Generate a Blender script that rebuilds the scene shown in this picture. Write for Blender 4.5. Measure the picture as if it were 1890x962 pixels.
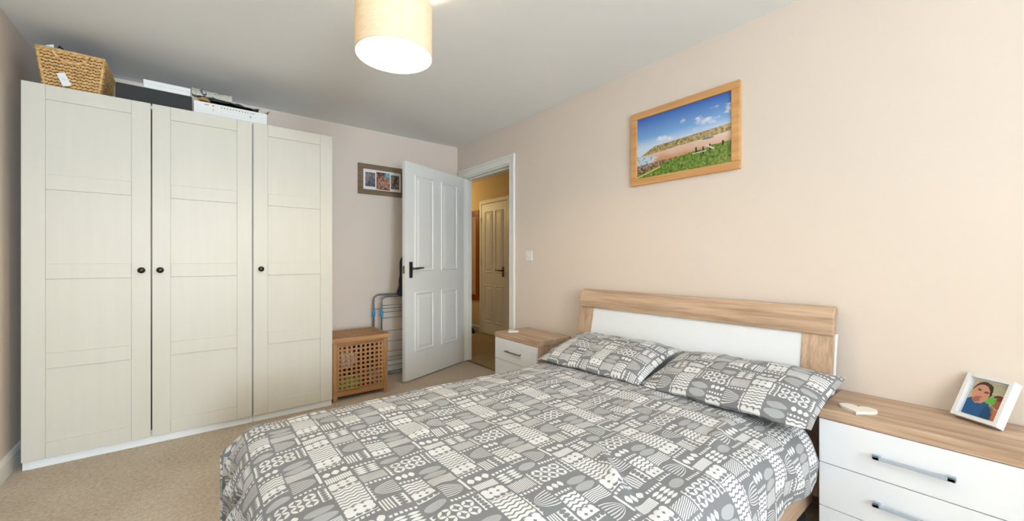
import bpy, bmesh, math, random
from mathutils import Vector, Matrix, noise

random.seed(7)
S = bpy.context.scene
for o in list(bpy.data.objects):
    bpy.data.objects.remove(o)

# ------------------------------------------------------------------ camera
FPX = 730.0
YAW = math.atan(581.0 / FPX)
EYE = 1.09
cam_d = bpy.data.cameras.new('camera')
cam_d.sensor_width = 36
cam_d.lens = FPX / 1890 * 36
cam_d.clip_start = 0.02
cam = bpy.data.objects.new('camera', cam_d)
S.collection.objects.link(cam)
cam.location = (0, 0, EYE)
cam.rotation_euler = (math.pi / 2, 0, -YAW)
S.camera = cam

# ------------------------------------------------------------------ world, daylight, exposure
W = bpy.data.worlds.new('sky')
S.world = W
W.use_nodes = True
W.node_tree.nodes['Background'].inputs[0].default_value = (0.80, 0.90, 1.0, 1)
W.node_tree.nodes['Background'].inputs[1].default_value = 1.5

def area_light(name, loc, rot, sx, sy, power, color):
    d = bpy.data.lights.new(name, 'AREA')
    d.shape = 'RECTANGLE'; d.size = sx; d.size_y = sy
    d.energy = power; d.color = color
    o = bpy.data.objects.new(name, d)
    S.collection.objects.link(o)
    o.location = loc; o.rotation_euler = rot
    return o

# daylight entering by the window in the wall behind the camera
area_light('window_daylight', (0.08, -3.50, 1.30), (math.radians(122), 0, math.radians(50)), 1.6, 1.8, 420, (0.70, 0.85, 1.0))

vs = S.view_settings
vs.view_transform = 'Standard'
vs.look = 'None'
vs.exposure = 0.22
vs.gamma = 1.0
vs.use_curve_mapping = False

# ------------------------------------------------------------------ helpers
def lin(c):
    out = []
    for v in c[:3]:
        v /= 255.0
        out.append(v / 12.92 if v <= 0.04045 else ((v + 0.055) / 1.055) ** 2.4)
    return (*out, 1.0)

class X:
    """a value in a node tree that can be computed with"""
    def __init__(s, nt, sock): s.nt, s.s = nt, sock
    def op(s, kind, *args, clamp=False):
        n = s.nt.nodes.new('ShaderNodeMath'); n.operation = kind; n.use_clamp = clamp
        for i, a in enumerate((s,) + args):
            if isinstance(a, X): s.nt.links.new(a.s, n.inputs[i])
            else: n.inputs[i].default_value = a
        return X(s.nt, n.outputs[0])
    def __add__(s, o): return s.op('ADD', o)
    __radd__ = __add__
    def __sub__(s, o): return s.op('SUBTRACT', o)
    def __rsub__(s, o): return (s * -1.0) + o
    def __mul__(s, o): return s.op('MULTIPLY', o)
    __rmul__ = __mul__
    def __truediv__(s, o): return s.op('DIVIDE', o)
    def __lt__(s, o): return s.op('LESS_THAN', o)
    def __gt__(s, o): return s.op('GREATER_THAN', o)
    def fr(s): return s.op('FRACT')
    def ab(s): return s.op('ABSOLUTE')
    def sin(s): return s.op('SINE')
    def sqrt(s): return s.op('SQRT')
    def near(s, c, h): return s.op('COMPARE', c, h)
    def mx(s, o): return s.op('MAXIMUM', o)
    def mn(s, o): return s.op('MINIMUM', o)
    def pp(s, o): return s.op('PINGPONG', o)
    def md(s, o): return s.op('FLOORED_MODULO', o)

def rect(u, w, u0, u1, w0, w1):
    return u.near((u0 + u1) / 2, (u1 - u0) / 2) * w.near((w0 + w1) / 2, (w1 - w0) / 2)

def ell(u, w, cu, cw, ru, rw):
    a = (u - cu) * (1 / ru); b = (w - cw) * (1 / rw)
    return (a * a + b * b) < 1.0

class Mat:
    def __init__(s, name, rough=0.6, base=(0.8, 0.8, 0.8, 1), metal=0.0, spec=0.5):
        s.m = bpy.data.materials.new(name); s.m.use_nodes = True
        s.nt = s.m.node_tree
        s.b = s.nt.nodes['Principled BSDF']
        s.b.inputs['Base Color'].default_value = base
        s.b.inputs['Roughness'].default_value = rough
        s.b.inputs['Metallic'].default_value = metal
        s.b.inputs['Specular IOR Level'].default_value = spec
    def new(s, t): return s.nt.nodes.new(t)
    def link(s, a, b): s.nt.links.new(a.s if isinstance(a, X) else a, b)
    def coord(s, kind='Object', scale=None, rot=None, loc=None):
        t = s.new('ShaderNodeTexCoord')
        o = t.outputs[kind]
        if scale or rot or loc:
            mp = s.new('ShaderNodeMapping')
            if scale: mp.inputs['Scale'].default_value = scale
            if rot: mp.inputs['Rotation'].default_value = rot
            if loc: mp.inputs['Location'].default_value = loc
            s.link(o, mp.inputs['Vector']); o = mp.outputs[0]
        return o
    def xyz(s, vec):
        n = s.new('ShaderNodeSeparateXYZ'); s.link(vec, n.inputs[0])
        return [X(s.nt, n.outputs[i]) for i in range(3)]
    def noise(s, vec, scale, detail=2.0, rough=0.5):
        n = s.new('ShaderNodeTexNoise')
        n.inputs['Scale'].default_value = scale; n.inputs['Detail'].default_value = detail
        n.inputs['Roughness'].default_value = rough
        s.link(vec, n.inputs['Vector'])
        return X(s.nt, n.outputs['Fac'])
    def ramp(s, fac, stops):
        n = s.new('ShaderNodeValToRGB')
        e = n.color_ramp.elements
        while len(e) < len(stops): e.new(0.5)
        for el, (p, c) in zip(e, stops): el.position = p; el.color = c
        s.link(fac, n.inputs[0])
        return n.outputs[0]
    def mix(s, fac, a, b):
        n = s.new('ShaderNodeMix'); n.data_type = 'RGBA'
        for v, i in ((fac, 0), (a, 6), (b, 7)):
            if isinstance(v, X): s.link(v, n.inputs[i])
            elif isinstance(v, bpy.types.NodeSocket): s.link(v, n.inputs[i])
            else: n.inputs[i].default_value = v
        return n.outputs[2]
    def base(s, sock): s.link(sock, s.b.inputs['Base Color']); return s
    def bump(s, h, strength=0.3, dist=0.01):
        n = s.new('ShaderNodeBump'); n.inputs['Strength'].default_value = strength
        n.inputs['Distance'].default_value = dist
        s.link(h, n.inputs['Height']); s.link(n.outputs[0], s.b.inputs['Normal'])
        return s

def plain(name, rgb, rough=0.55, metal=0.0, var=0.03, spec=0.5):
    """one colour with a faint procedural mottling"""
    m = Mat(name, rough, metal=metal, spec=spec)
    c = lin(rgb)
    f = m.noise(m.coord(), 9.0, 3)
    lo = tuple(v * (1 - var) for v in c[:3]) + (1,)
    hi = tuple(min(1, v * (1 + var)) for v in c[:3]) + (1,)
    m.base(m.ramp(f, [(0.3, lo), (0.7, hi)]))
    return m.m

def paint(name, rgb, rough=0.85, bump=0.08):
    m = Mat(name, rough, spec=0.3)
    c = lin(rgb); v = m.coord()
    f = m.noise(v, 1.3, 3)
    m.base(m.ramp(f, [(0.25, tuple(k * 0.97 for k in c[:3]) + (1,)), (0.75, c)]))
    m.bump(m.noise(v, 140, 2), bump, 0.004)
    return m.m

def wood(name, dark, light, axis, rough=0.5, scale=1.0, contrast=1.0):
    """grain that runs along the given axis of the object"""
    m = Mat(name, rough, spec=0.35)
    k = [26 * scale] * 3; k[axis] = 1.6 * scale
    v = m.coord(scale=tuple(k))
    a = m.noise(v, 1.0, 5, 0.62)
    k2 = [150 * scale] * 3; k2[axis] = 6 * scale
    b = m.noise(m.coord(scale=tuple(k2)), 1.0, 2)
    f = a * 0.75 + b * 0.25
    d, l = lin(dark), lin(light)
    mid = tuple((p + q) / 2 for p, q in zip(d, l))
    h = 0.14 / contrast
    m.base(m.ramp(f, [(0.5 - h, d), (0.5, mid), (0.5 + h, l)]))
    m.bump(b, 0.12, 0.002)
    return m.m

def tag(o, label=None, cat=None, group=None, kind=None):
    if label: o['label'] = label
    if cat: o['category'] = cat
    if group: o['group'] = group
    if kind: o['kind'] = kind
    return o

def empty(name, loc=(0, 0, 0), rz=0.0):
    o = bpy.data.objects.new(name, None)
    o.empty_display_size = 0.05
    S.collection.objects.link(o)
    o.location = loc; o.rotation_euler = (0, 0, rz)
    return o

class B:
    """collects shapes, then links them as ONE mesh object"""
    def __init__(s): s.bm = bmesh.new()
    def box(s, x0, x1, y0, y1, z0, z1, M=None):
        vs_ = [s.bm.verts.new(p) for p in ((x0, y0, z0), (x1, y0, z0), (x1, y1, z0), (x0, y1, z0),
                                           (x0, y0, z1), (x1, y0, z1), (x1, y1, z1), (x0, y1, z1))]
        if M is not None:
            for v in vs_: v.co = M @ v.co
        for f in ((3, 2, 1, 0), (4, 5, 6, 7), (0, 1, 5, 4), (1, 2, 6, 5), (2, 3, 7, 6), (3, 0, 4, 7)):
            s.bm.faces.new([vs_[i] for i in f])
        return s
    def hexa(s, pts):
        vs_ = [s.bm.verts.new(p) for p in pts]
        for f in ((3, 2, 1, 0), (4, 5, 6, 7), (0, 1, 5, 4), (1, 2, 6, 5), (2, 3, 7, 6), (3, 0, 4, 7)):
            s.bm.faces.new([vs_[i] for i in f])
        return s
    def tube(s, pts, r, n=8, closed=False):
        pts = [Vector(p) for p in pts]
        rings = []
        for i, p in enumerate(pts):
            a = pts[i - 1] if (i > 0 or closed) else p
            b = pts[(i + 1) % len(pts)] if (i < len(pts) - 1 or closed) else p
            t = (b - a).normalized()
            up = Vector((0, 0, 1)) if abs(t.z) < 0.9 else Vector((1, 0, 0))
            u = t.cross(up).normalized(); w = u.cross(t)
            rr = r[i] if isinstance(r, (list, tuple)) else r
            rings.append([s.bm.verts.new(p + (u * math.cos(k * 2 * math.pi / n) + w * math.sin(k * 2 * math.pi / n)) * rr) for k in range(n)])
        m = len(rings)
        for i in range(m if closed else m - 1):
            A, C = rings[i], rings[(i + 1) % m]
            for k in range(n):
                s.bm.faces.new((A[k], A[(k + 1) % n], C[(k + 1) % n], C[k]))
        if not closed:
            s.bm.faces.new(rings[0][::-1]); s.bm.faces.new(rings[-1])
        return s
    def lathe(s, prof, c=(0, 0, 0), n=32, M=None, cap=True):
        rings = []
        for r, z in prof:
            ring = []
            for k in range(n):
                p = Vector((r * math.cos(k * 2 * math.pi / n), r * math.sin(k * 2 * math.pi / n), z))
                if M is not None: p = M @ p
                ring.append(s.bm.verts.new(p + Vector(c)))
            rings.append(ring)
        for A, C in zip(rings, rings[1:]):
            for k in range(n):
                s.bm.faces.new((A[k], A[(k + 1) % n], C[(k + 1) % n], C[k]))
        if cap:
            s.bm.faces.new(rings[0][::-1]); s.bm.faces.new(rings[-1])
        return s
    def prism(s, poly, t0, t1, f):
        """poly of (a, b), swept from t0 to t1; f(a, b, t) -> point"""
        A = [s.bm.verts.new(f(a, b, t0)) for a, b in poly]
        C = [s.bm.verts.new(f(a, b, t1)) for a, b in poly]
        n = len(poly)
        for k in range(n):
            s.bm.faces.new((A[k], A[(k + 1) % n], C[(k + 1) % n], C[k]))
        s.bm.faces.new(A[::-1]); s.bm.faces.new(C)
        return s
    def build(s, name, mat, parent=None, bevel=0.0, smooth=False, seg=2, loc=None):
        bmesh.ops.recalc_face_normals(s.bm, faces=s.bm.faces)
        me = bpy.data.meshes.new(name); s.bm.to_mesh(me); s.bm.free()
        return link(name, me, mat, parent, bevel, smooth, seg, loc)

def link(name, me, mat, parent=None, bevel=0.0, smooth=False, seg=2, loc=None):
    o = bpy.data.objects.new(name, me)
    S.collection.objects.link(o)
    if mat is not None and not me.materials: me.materials.append(mat)
    if parent is not None: o.parent = parent
    if loc is not None: o.location = loc
    if smooth:
        for p in me.polygons: p.use_smooth = True
    if bevel:
        b = o.modifiers.new('bevel', 'BEVEL'); b.width = bevel; b.segments = seg
        b.limit_method = 'ANGLE'; b.angle_limit = math.radians(40)
    return o

def box(name, mat, parent, x0, x1, y0, y1, z0, z1, bevel=0.0, smooth=False):
    return B().box(x0, x1, y0, y1, z0, z1).build(name, mat, parent, bevel, smooth)

def struct(o): o['kind'] = 'structure'; return o

def grid(name, P, nu, nv, mat, parent=None, uv=None, smooth=True, close_u=False):
    """P(i, j) -> point, a sheet of (nu+1) x (nv+1) points"""
    verts = [P(i, j) for j in range(nv + 1) for i in range(nu + 1)]
    faces = [(j * (nu + 1) + i, j * (nu + 1) + i + 1, (j + 1) * (nu + 1) + i + 1, (j + 1) * (nu + 1) + i)
             for j in range(nv) for i in range(nu)]
    me = bpy.data.meshes.new(name); me.from_pydata(verts, [], faces)
    if uv:
        l = me.uv_layers.new(name='print')
        vals = [uv(i, j) for j in range(nv + 1) for i in range(nu + 1)]
        for lp in me.loops: l.data[lp.index].uv = vals[lp.vertex_index]
    return link(name, me, mat, parent, 0, smooth)

# ------------------------------------------------------------------ room measures
XL, XR, YN, YB, H = -0.76, 2.26, -3.05, 3.81, 2.34
XH0, XH1, YH0, YH1, HH = 2.36, 3.352, 1.6, 7.3, 2.29     # the hall
DY0, DY1, DZ = 2.855, 3.70, 1.995                        # the doorway

# ------------------------------------------------------------------ materials of the room
WALL = paint('wall_paint', (229, 215, 201))
HALLW = paint('warm_lit_wall_paint', (228, 205, 160))  # same magnolia as the bedroom, with warm hall light tinted into its colour
CEIL = paint('ceiling_paint', (245, 245, 243), 0.9, 0.04)
GLOSS = plain('white_gloss_paint', (238, 236, 228), 0.32, var=0.01)
DOORP = plain('door_paint', (234, 234, 230), 0.38, var=0.01)

def carpet(name, lo, mid, hi):
    m = Mat(name, 0.95, spec=0.1)
    v = m.coord()
    a = m.noise(v, 260, 2, 0.7); b = m.noise(v, 60, 3, 0.6); c = m.noise(v, 3, 3)
    f = a * 0.5 + b * 0.35 + c * 0.15
    m.base(m.ramp(f, [(0.36, lin(lo)), (0.5, lin(mid)), (0.64, lin(hi))]))
    m.bump(a * 0.6 + b * 0.4, 0.9, 0.012)
    return m.m
CARPET = carpet('carpet_pile', (178, 158, 134), (216, 200, 178), (238, 225, 206))
HALLCARPET = carpet('hall_carpet_pile', (136, 116, 86), (178, 156, 122), (204, 184, 150))

# ------------------------------------------------------------------ room shell
struct(box('floor', CARPET, None, XL - 0.1, XR + 0.04, YN - 0.1, YB + 0.1, -0.1, 0))
struct(box('ceiling', CEIL, None, XL - 0.1, XR + 0.1, YN - 0.1, YB + 0.1, H, H + 0.1))
struct(box('wall_left', WALL, None, XL - 0.1, XL, YN - 0.1, YB + 0.1, 0, H))
struct(box('wall_back', WALL, None, XL, XR, YB, YB + 0.1, 0, H))
b = B()
b.box(XR, XH0, YN - 0.1, DY0, 0, H); b.box(XR, XH0, DY1, YH1, 0, H); b.box(XR, XH0, DY0, DY1, DZ, H)
struct(b.build('wall_right', WALL))
WX0, WX1, WZ0, WZ1 = -0.70, 0.80, 0.62, 2.22
b = B()
b.box(XL, WX0, YN - 0.1, YN, 0, H); b.box(WX1, XR, YN - 0.1, YN, 0, H)
b.box(WX0, WX1, YN - 0.1, YN, 0, WZ0); b.box(WX0, WX1, YN - 0.1, YN, WZ1, H)
struct(b.build('wall_near', WALL))
# window
gm = Mat('window_glass', 0.0)
nt = gm.nt
tr = nt.nodes.new('ShaderNodeBsdfTransparent'); gl = nt.nodes.new('ShaderNodeBsdfGlossy'); gl.inputs['Roughness'].default_value = 0.02
mxs = nt.nodes.new('ShaderNodeMixShader'); mxs.inputs[0].default_value = 0.06
nt.links.new(tr.outputs[0], mxs.inputs[1]); nt.links.new(gl.outputs[0], mxs.inputs[2])
nt.links.new(mxs.outputs[0], nt.nodes['Material Output'].inputs[0])
win = struct(empty('window_1', ((WX0 + WX1) / 2, YN - 0.05, WZ0)))
hw, hh = (WX1 - WX0) / 2, WZ1 - WZ0
b = B()
for x in (-hw, -0.03, hw - 0.06): b.box(x, x + 0.06, -0.03, 0.03, 0, hh)
b.box(-hw, hw, -0.03, 0.03, 0, 0.06); b.box(-hw, hw, -0.03, 0.03, hh - 0.06, hh)
b.build('window_frame', GLOSS, win, 0.004)
box('window_sill', GLOSS, win, -hw - 0.05, hw + 0.05, 0.0, 0.14, -0.03, 0.0, 0.004)
for x0, x1 in ((-hw + 0.06, -0.03), (0.03, hw - 0.06)):
    box('pane', gm.m, win, x0, x1, -0.004, 0.004, 0.06, hh - 0.06)
# skirting boards
def skirt(name, x0, x1, y0, y1, axis):
    prof = [(0, 0), (0.016, 0), (0.016, 0.082), (0.012, 0.092), (0.010, 0.098), (0.004, 0.104), (0, 0.104)]
    b = B()
    if axis == 'l': b.prism(prof, y0, y1, lambda a, z, t: (x0 + a, t, z))
    if axis == 'r': b.prism(prof, y0, y1, lambda a, z, t: (x0 - a, t, z))
    if axis == 'b': b.prism(prof, x0, x1, lambda a, z, t: (t, y0 - a, z))
    return struct(b.build(name, GLOSS))
skirt('baseboard_left', XL, 0, YN, YB, 'l')
skirt('baseboard_back', XL, XR, YB, 0, 'b')
skirt('baseboard_right', XR, 0, YN, DY0 - 0.09, 'r')

# door lining and architrave
b = B()
b.box(XR - 0.002, XH0 + 0.002, DY0, DY0 + 0.022, 0, DZ); b.box(XR - 0.002, XH0 + 0.002, DY1 - 0.022, DY1, 0, DZ)
b.box(XR - 0.002, XH0 + 0.002, DY0, DY1, DZ - 0.022, DZ)
b.box(XR + 0.045, XR + 0.075, DY0 + 0.022, DY0 + 0.034, 0, DZ - 0.022)
b.box(XR + 0.045, XR + 0.075, DY1 - 0.034, DY1 - 0.022, 0, DZ - 0.022)
b.box(XR + 0.045, XR + 0.075, DY0 + 0.022, DY1 - 0.022, DZ - 0.034, DZ - 0.022)
struct(b.build('trim_1', GLOSS, None, 0.002))
b = B()
aw = 0.075
b.box(XR - 0.017, XR, DY0 - aw + 0.008, DY0 + 0.008, 0, DZ + aw - 0.008)
b.box(XR - 0.017, XR, DY1 - 0.008, DY1 + aw - 0.008, 0, DZ + aw - 0.008)
b.box(XR - 0.0165, XR, DY0, DY1, DZ - 0.008, DZ + aw - 0.008)
b.box(XR - 0.024, XR - 0.001, DY0 - aw + 0.0065, DY0 - aw + 0.03, 0, DZ + aw - 0.0065)
b.box(XR - 0.0235, XR - 0.001, DY0 - aw + 0.03, DY1 + aw - 0.008, DZ + aw - 0.03, DZ + aw - 0.0065)
struct(b.build('trim_2', GLOSS, None, 0.004))
BRUSHED = plain('brushed_metal', (120, 116, 108), 0.3, 0.9)
struct(box('trim_3', BRUSHED, None, XR + 0.03, XR + 0.06, DY0 + 0.022, DY1 - 0.022, 0.0, 0.006, 0.002))

# ------------------------------------------------------------------ hall
struct(box('floor', HALLCARPET, None, XR + 0.04, XH1 + 0.1, YH0, YH1, -0.1, 0))
struct(box('ceiling', CEIL, None, XH0, XH1, YH0, YH1, HH, HH + 0.1))
struct(box('wall_hall_far', HALLW, None, XH1, XH1 + 0.1, YH0, YH1, 0, HH))
struct(box('wall_hall_end', HALLW, None, XH0, XH1, YH1, YH1 + 0.1, 0, HH))
struct(box('wall_hall_front', HALLW, None, XH0, XH1, YH0 - 0.1, YH0, 0, HH))
skirt('baseboard_hall', XH1, 0, 4.985, YH1, 'r')
d = bpy.data.lights.new('hall_ceiling_bulb', 'POINT'); d.energy = 9; d.color = (1.0, 0.76, 0.36); d.shadow_soft_size = 0.08
o = bpy.data.objects.new('hall_ceiling_bulb', d); S.collection.objects.link(o); o.location = (2.62, 5.75, 1.95)

DARKMETAL = plain('aged_chrome', (96, 92, 84), 0.28, 0.85)
BRASS = plain('brass', (190, 150, 80), 0.3, 0.9)

def panel_door(root, w, h, t, side, panels, hx, hz, flip):
    """leaf from x=0 (hinge) to x=w, front face y=0 (towards -y), thickness t"""
    leaf = B().box(0, w, 0, t, 0, h).build('leaf', DOORP, root, 0.002)
    for (x0, x1, z0, z1) in panels:
        b = B()                                       # moulding frame, then the raised field
        for (m0, m1, y0, y1) in ((0.0, 0.012, -0.006, 0.0), (0.03, 0.03, 0, 0)):
            if m1 <= m0: continue
            b.prism([(x0, z0), (x1, z0), (x1, z1), (x0, z1)], 0, 1, lambda a, c, tt: (a, -0.0005, c)) if False else None
            for q in range(4):
                if q == 0: b.hexa([(x0, 0.001, z0), (x1, 0.001, z0), (x1 - 0.022, 0.001, z0 + 0.022), (x0 + 0.022, 0.001, z0 + 0.022),
                                   (x0 + 0.007, -0.009, z0 + 0.007), (x1 - 0.007, -0.009, z0 + 0.007), (x1 - 0.016, -0.007, z0 + 0.016), (x0 + 0.016, -0.007, z0 + 0.016)])
                if q == 1: b.hexa([(x0 + 0.022, 0.001, z1 - 0.022), (x1 - 0.022, 0.001, z1 - 0.022), (x1, 0.001, z1), (x0, 0.001, z1),
                                   (x0 + 0.016, -0.007, z1 - 0.016), (x1 - 0.016, -0.007, z1 - 0.016), (x1 - 0.007, -0.009, z1 - 0.007), (x0 + 0.007, -0.009, z1 - 0.007)])
                if q == 2: b.hexa([(x0, 0.001, z0), (x0 + 0.022, 0.001, z0 + 0.022), (x0 + 0.022, 0.001, z1 - 0.022), (x0, 0.001, z1),
                                   (x0 + 0.007, -0.009, z0 + 0.007), (x0 + 0.016, -0.007, z0 + 0.016), (x0 + 0.016, -0.007, z1 - 0.016), (x0 + 0.007, -0.009, z1 - 0.007)])
                if q == 3: b.hexa([(x1 - 0.022, 0.001, z0 + 0.022), (x1, 0.001, z0), (x1, 0.001, z1), (x1 - 0.022, 0.001, z1 - 0.022),
                                   (x1 - 0.016, -0.007, z0 + 0.016), (x1 - 0.007, -0.009, z0 + 0.007), (x1 - 0.007, -0.009, z1 - 0.007), (x1 - 0.016, -0.007, z1 - 0.016)])
        i0, i1 = 0.024, 0.055                          # raised field with sloped shoulders
        b.hexa([(x0 + i0, 0.001, z0 + i0), (x1 - i0, 0.001, z0 + i0), (x1 - i0, 0.001, z1 - i0), (x0 + i0, 0.001, z1 - i0),
                (x0 + i1, -0.007, z0 + i1), (x1 - i1, -0.007, z0 + i1), (x1 - i1, -0.007, z1 - i1), (x0 + i1, -0.007, z1 - i1)])
        b.build('panel', DOORP, root, 0.0015)
    box('handle_plate', DARKMETAL, root, hx - 0.02, hx + 0.02, -0.008, 0.0, hz - 0.085, hz + 0.06, 0.003)
    s = -1 if flip else 1
    B().tube([(hx, -0.006, hz), (hx, -0.05, hz), (hx + s * 0.012, -0.056, hz), (hx + s * 0.05, -0.055, hz + 0.002), (hx + s * 0.115, -0.05, hz + 0.005)],
             [0.011, 0.010, 0.010, 0.009, 0.008], 10).build('handle_lever', DARKMETAL, root, smooth=True)

# bedroom door, opened into the room; leaf runs from the hinge to the lock edge
HX, HY = 2.245, 3.655
LX, LY = 1.443, 3.33
dw = math.hypot(LX - HX, LY - HY)
ang = math.atan2(LY - HY, LX - HX)
door = struct(empty('door_1', (HX, HY, 0.008)))
door.rotation_euler = (0, 0, ang)
# local x runs from the hinge to the lock edge; the local +y face turns towards the camera
def mirror_y(o):
    for v in o.data.vertices: v.co.y = -v.co.y
    o.data.flip_normals()
s0, s1, m0 = 0.115, dw - 0.115, dw / 2
pans = [(s0, m0 - 0.055, 0.245, 0.79), (m0 + 0.055, s1, 0.245, 0.79), (s0, m0 - 0.055, 0.985, 1.865), (m0 + 0.055, s1, 0.985, 1.865)]
panel_door(door, dw, 1.968, 0.038, 1, pans, dw - 0.065, 1.01, True)
for ch in list(door.children): mirror_y(ch)
box('latch_plate', BRASS, door, dw - 0.001, dw + 0.002, -0.03, -0.008, 0.965, 1.035, 0.001)
for z in (0.25, 1.0, 1.72):
    B().lathe([(0.006, 0), (0.006, 0.075)], (-0.002, -0.041, z), 10).build('hinge', BRUSHED, door)

# hall door in the far wall
hd = struct(empty('door_2', (XH1 - 0.012, 4.93, 0.012)))
hd.rotation_euler = (0, 0, -math.pi / 2)
hdw = 0.625
pans = [(0.085, 0.285, 0.17, 0.72), (0.345, 0.54, 0.17, 0.72), (0.085, 0.285, 0.90, 1.80), (0.345, 0.54, 0.90, 1.80)]
panel_door(hd, hdw, 1.91, 0.03, 1, pans, hdw - 0.09, 0.935, True)
for z in (0.2, 1.0, 1.65):
    B().lathe([(0.006, 0), (0.006, 0.07)], (-0.006, -0.008, z), 10).build('hinge', GLOSS, hd)
b = B()
b.box(XH1 - 0.016, XH1, 4.935, 4.985, 0, 1.985); b.box(XH1 - 0.016, XH1, 4.25, 4.30, 0, 1.985); b.box(XH1 - 0.0155, XH1, 4.25, 4.985, 1.93, 1.985)
struct(b.build('trim_4', GLOSS, None, 0.004))

# ------------------------------------------------------------------ wardrobes
WHITE_W = Mat('cream_lacquer', 0.42, spec=0.4)
_v = WHITE_W.coord(scale=(30, 30, 2.0)); _f = WHITE_W.noise(_v, 1.0, 4)
WHITE_W.base(WHITE_W.ramp(_f, [(0.3, lin((212, 206, 191))), (0.7, lin((214, 209, 194)))])); WHITE_W.bump(_f, 0.02, 0.001)
WHITE_W = WHITE_W.m
PLINTH = plain('white_foil', (238, 239, 236), 0.4, var=0.01)
KNOB = plain('aged_bronze', (62, 54, 44), 0.32, 0.8)
RAILS = [(0.048, 0.131), (0.518, 0.60), (0.991, 1.073), (1.466, 1.547), (1.94, 2.018)]

def wardrobe(x0, x1, doors, label):
    W_ = empty('wardrobe', ((x0 + x1) / 2, 3.154, 0)); tag(W_, label, 'wardrobe', 'cream panelled wardrobes standing side by side')
    c = (x0 + x1) / 2; a, e = x0 - c, x1 - c
    b = B()
    b.box(a, a + 0.018, 0.024, 0.60, 0, 2.012); b.box(e - 0.018, e, 0.024, 0.60, 0, 2.012)
    b.box(a + 0.018, e - 0.018, 0.024, 0.60, 1.992, 2.012); b.box(a + 0.018, e - 0.018, 0.026, 0.60, 0.06, 0.08)
    b.box(a + 0.018, e - 0.018, 0.59, 0.60, 0.08, 1.992)
    b.build('carcass', PLINTH, W_, 0.001)
    box('plinth', PLINTH, W_, a + 0.0185, e - 0.0185, 0.022, 0.036, 0, 0.06, 0.001)
    if len(doors) > 1:
        box('hinge_rail', KNOB, W_, -0.014, 0.014, 0.026, 0.05, 0.08, 1.99)
    for d0, d1, kx in doors:
        d0 -= c; d1 -= c; kx -= c
        b = B()
        st = 0.083
        b.box(d0, d0 + st, 0, 0.02, 0.048, 2.018); b.box(d1 - st, d1, 0, 0.02, 0.048, 2.018)
        for z0, z1 in RAILS: b.box(d0 + st, d1 - st, 0.0006, 0.02, z0, z1)
        dr = b.build('door', WHITE_W, W_, 0.0025)
        for (p0, p1), (q0, q1) in zip(RAILS, RAILS[1:]):
            box('panel', WHITE_W, dr, d0 + st, d1 - st, 0.009, 0.016, p1, q0)
        prof = [(0.006, 0), (0.006, 0.01), (0.0075, 0.013), (0.0155, 0.017), (0.0175, 0.023), (0.0165, 0.028), (0.011, 0.032), (0.003, 0.0335)]
        k = B().lathe(prof, (kx, -0.0005, 1.033), 20, Matrix.Rotation(math.pi / 2, 4, 'X')).build('knob', KNOB, dr, smooth=True)
    return W_
wardrobe(-0.708, 0.2905, [(-0.708, -0.2145, -0.2535), (-0.2085, 0.2875, -0.172)], 'wide cream panelled wardrobe with two doors beside the left wall')
wardrobe(0.2925, 0.792, [(0.2945, 0.792, 0.337)], 'narrow cream panelled wardrobe with one door and a single knob')

# ------------------------------------------------------------------ bed
OAKY = wood('sonoma_oak_along_y', (168, 138, 112), (212, 184, 156), 1, contrast=1.1)
OAKX = wood('sonoma_oak_along_x', (168, 138, 112), (212, 184, 156), 0, contrast=1.1)
OAKZ = wood('sonoma_oak_along_z', (168, 138, 112), (212, 184, 156), 2, contrast=1.1)
PANELW = plain('white_laminate', (240, 243, 246), 0.3, var=0.008)
BY0, BY1 = 0.475, 1.925
bed = empty('bed', (1.15, 1.2, 0)); tag(bed, 'oak-effect double bed with white headboard panel under a patterned duvet', 'bed')
LEAN = math.tan(math.radians(12))
def hbx(z): return 2.195 - (0.88 - z) * LEAN - 1.15     # front face of the headboard at height z, in bed coordinates
ya, yb = BY0 - 1.2, BY1 - 1.2
def slab(b, y0, y1, z0, z1, f0, t):
    b.hexa([(hbx(z0) + f0, y0, z0), (hbx(z0) + f0 + t, y0, z0), (hbx(z0) + f0 + t, y1, z0), (hbx(z0) + f0, y1, z0),
            (hbx(z1) + f0, y0, z1), (hbx(z1) + f0 + t, y0, z1), (hbx(z1) + f0 + t, y1, z1), (hbx(z1) + f0, y1, z1)])
    return b
# top rail with a rounded nose
prof = [(hbx(0.765) - 0.012, 0.762), (hbx(0.80) - 0.022, 0.80), (hbx(0.84) - 0.022, 0.84), (hbx(0.865) - 0.012, 0.868), (hbx(0.88) + 0.005, 0.882),
        (hbx(0.882) + 0.03, 0.884), (hbx(0.87) + 0.045, 0.875), (hbx(0.765) + 0.045, 0.765)]
B().prism(prof, ya, yb, lambda a, z, t: (a, t, z)).build('headboard_top_rail', OAKY, bed, 0.003)
for y0, y1 in ((ya, ya + 0.115), (yb - 0.115, yb)):
    slab(B(), y0, y1, 0.10, 0.764, 0.0, 0.028).build('headboard_stile', OAKZ, bed, 0.002)
slab(B(), ya + 0.115, yb - 0.115, 0.30, 0.764, 0.006, 0.018).build('headboard_panel', PANELW, bed)
for y0, y1 in ((ya - 0.004, ya + 0.018), (yb - 0.018, yb + 0.004)):
    slab(B(), y0, y1, 0.0, 0.765, 0.0285, 0.022).build('headboard_back_post', PANELW, bed, 0.001)
for y0, y1 in ((-0.685, -0.66), (0.66, 0.685)):
    box('side_rail', OAKX, bed, 0.17 - 1.15, 2.03 - 1.15, y0, y1, 0.075, 0.315, 0.003)
box('foot_rail', OAKY, bed, 0.15 - 1.15, 0.17 - 1.15, -0.70, 0.70, 0.075, 0.33, 0.003)
for y in (-0.68, 0.63):
    box('leg', OAKZ, bed, 0.172 - 1.15, 0.222 - 1.15, y, y + 0.05, 0, 0.076, 0.003)
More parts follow.
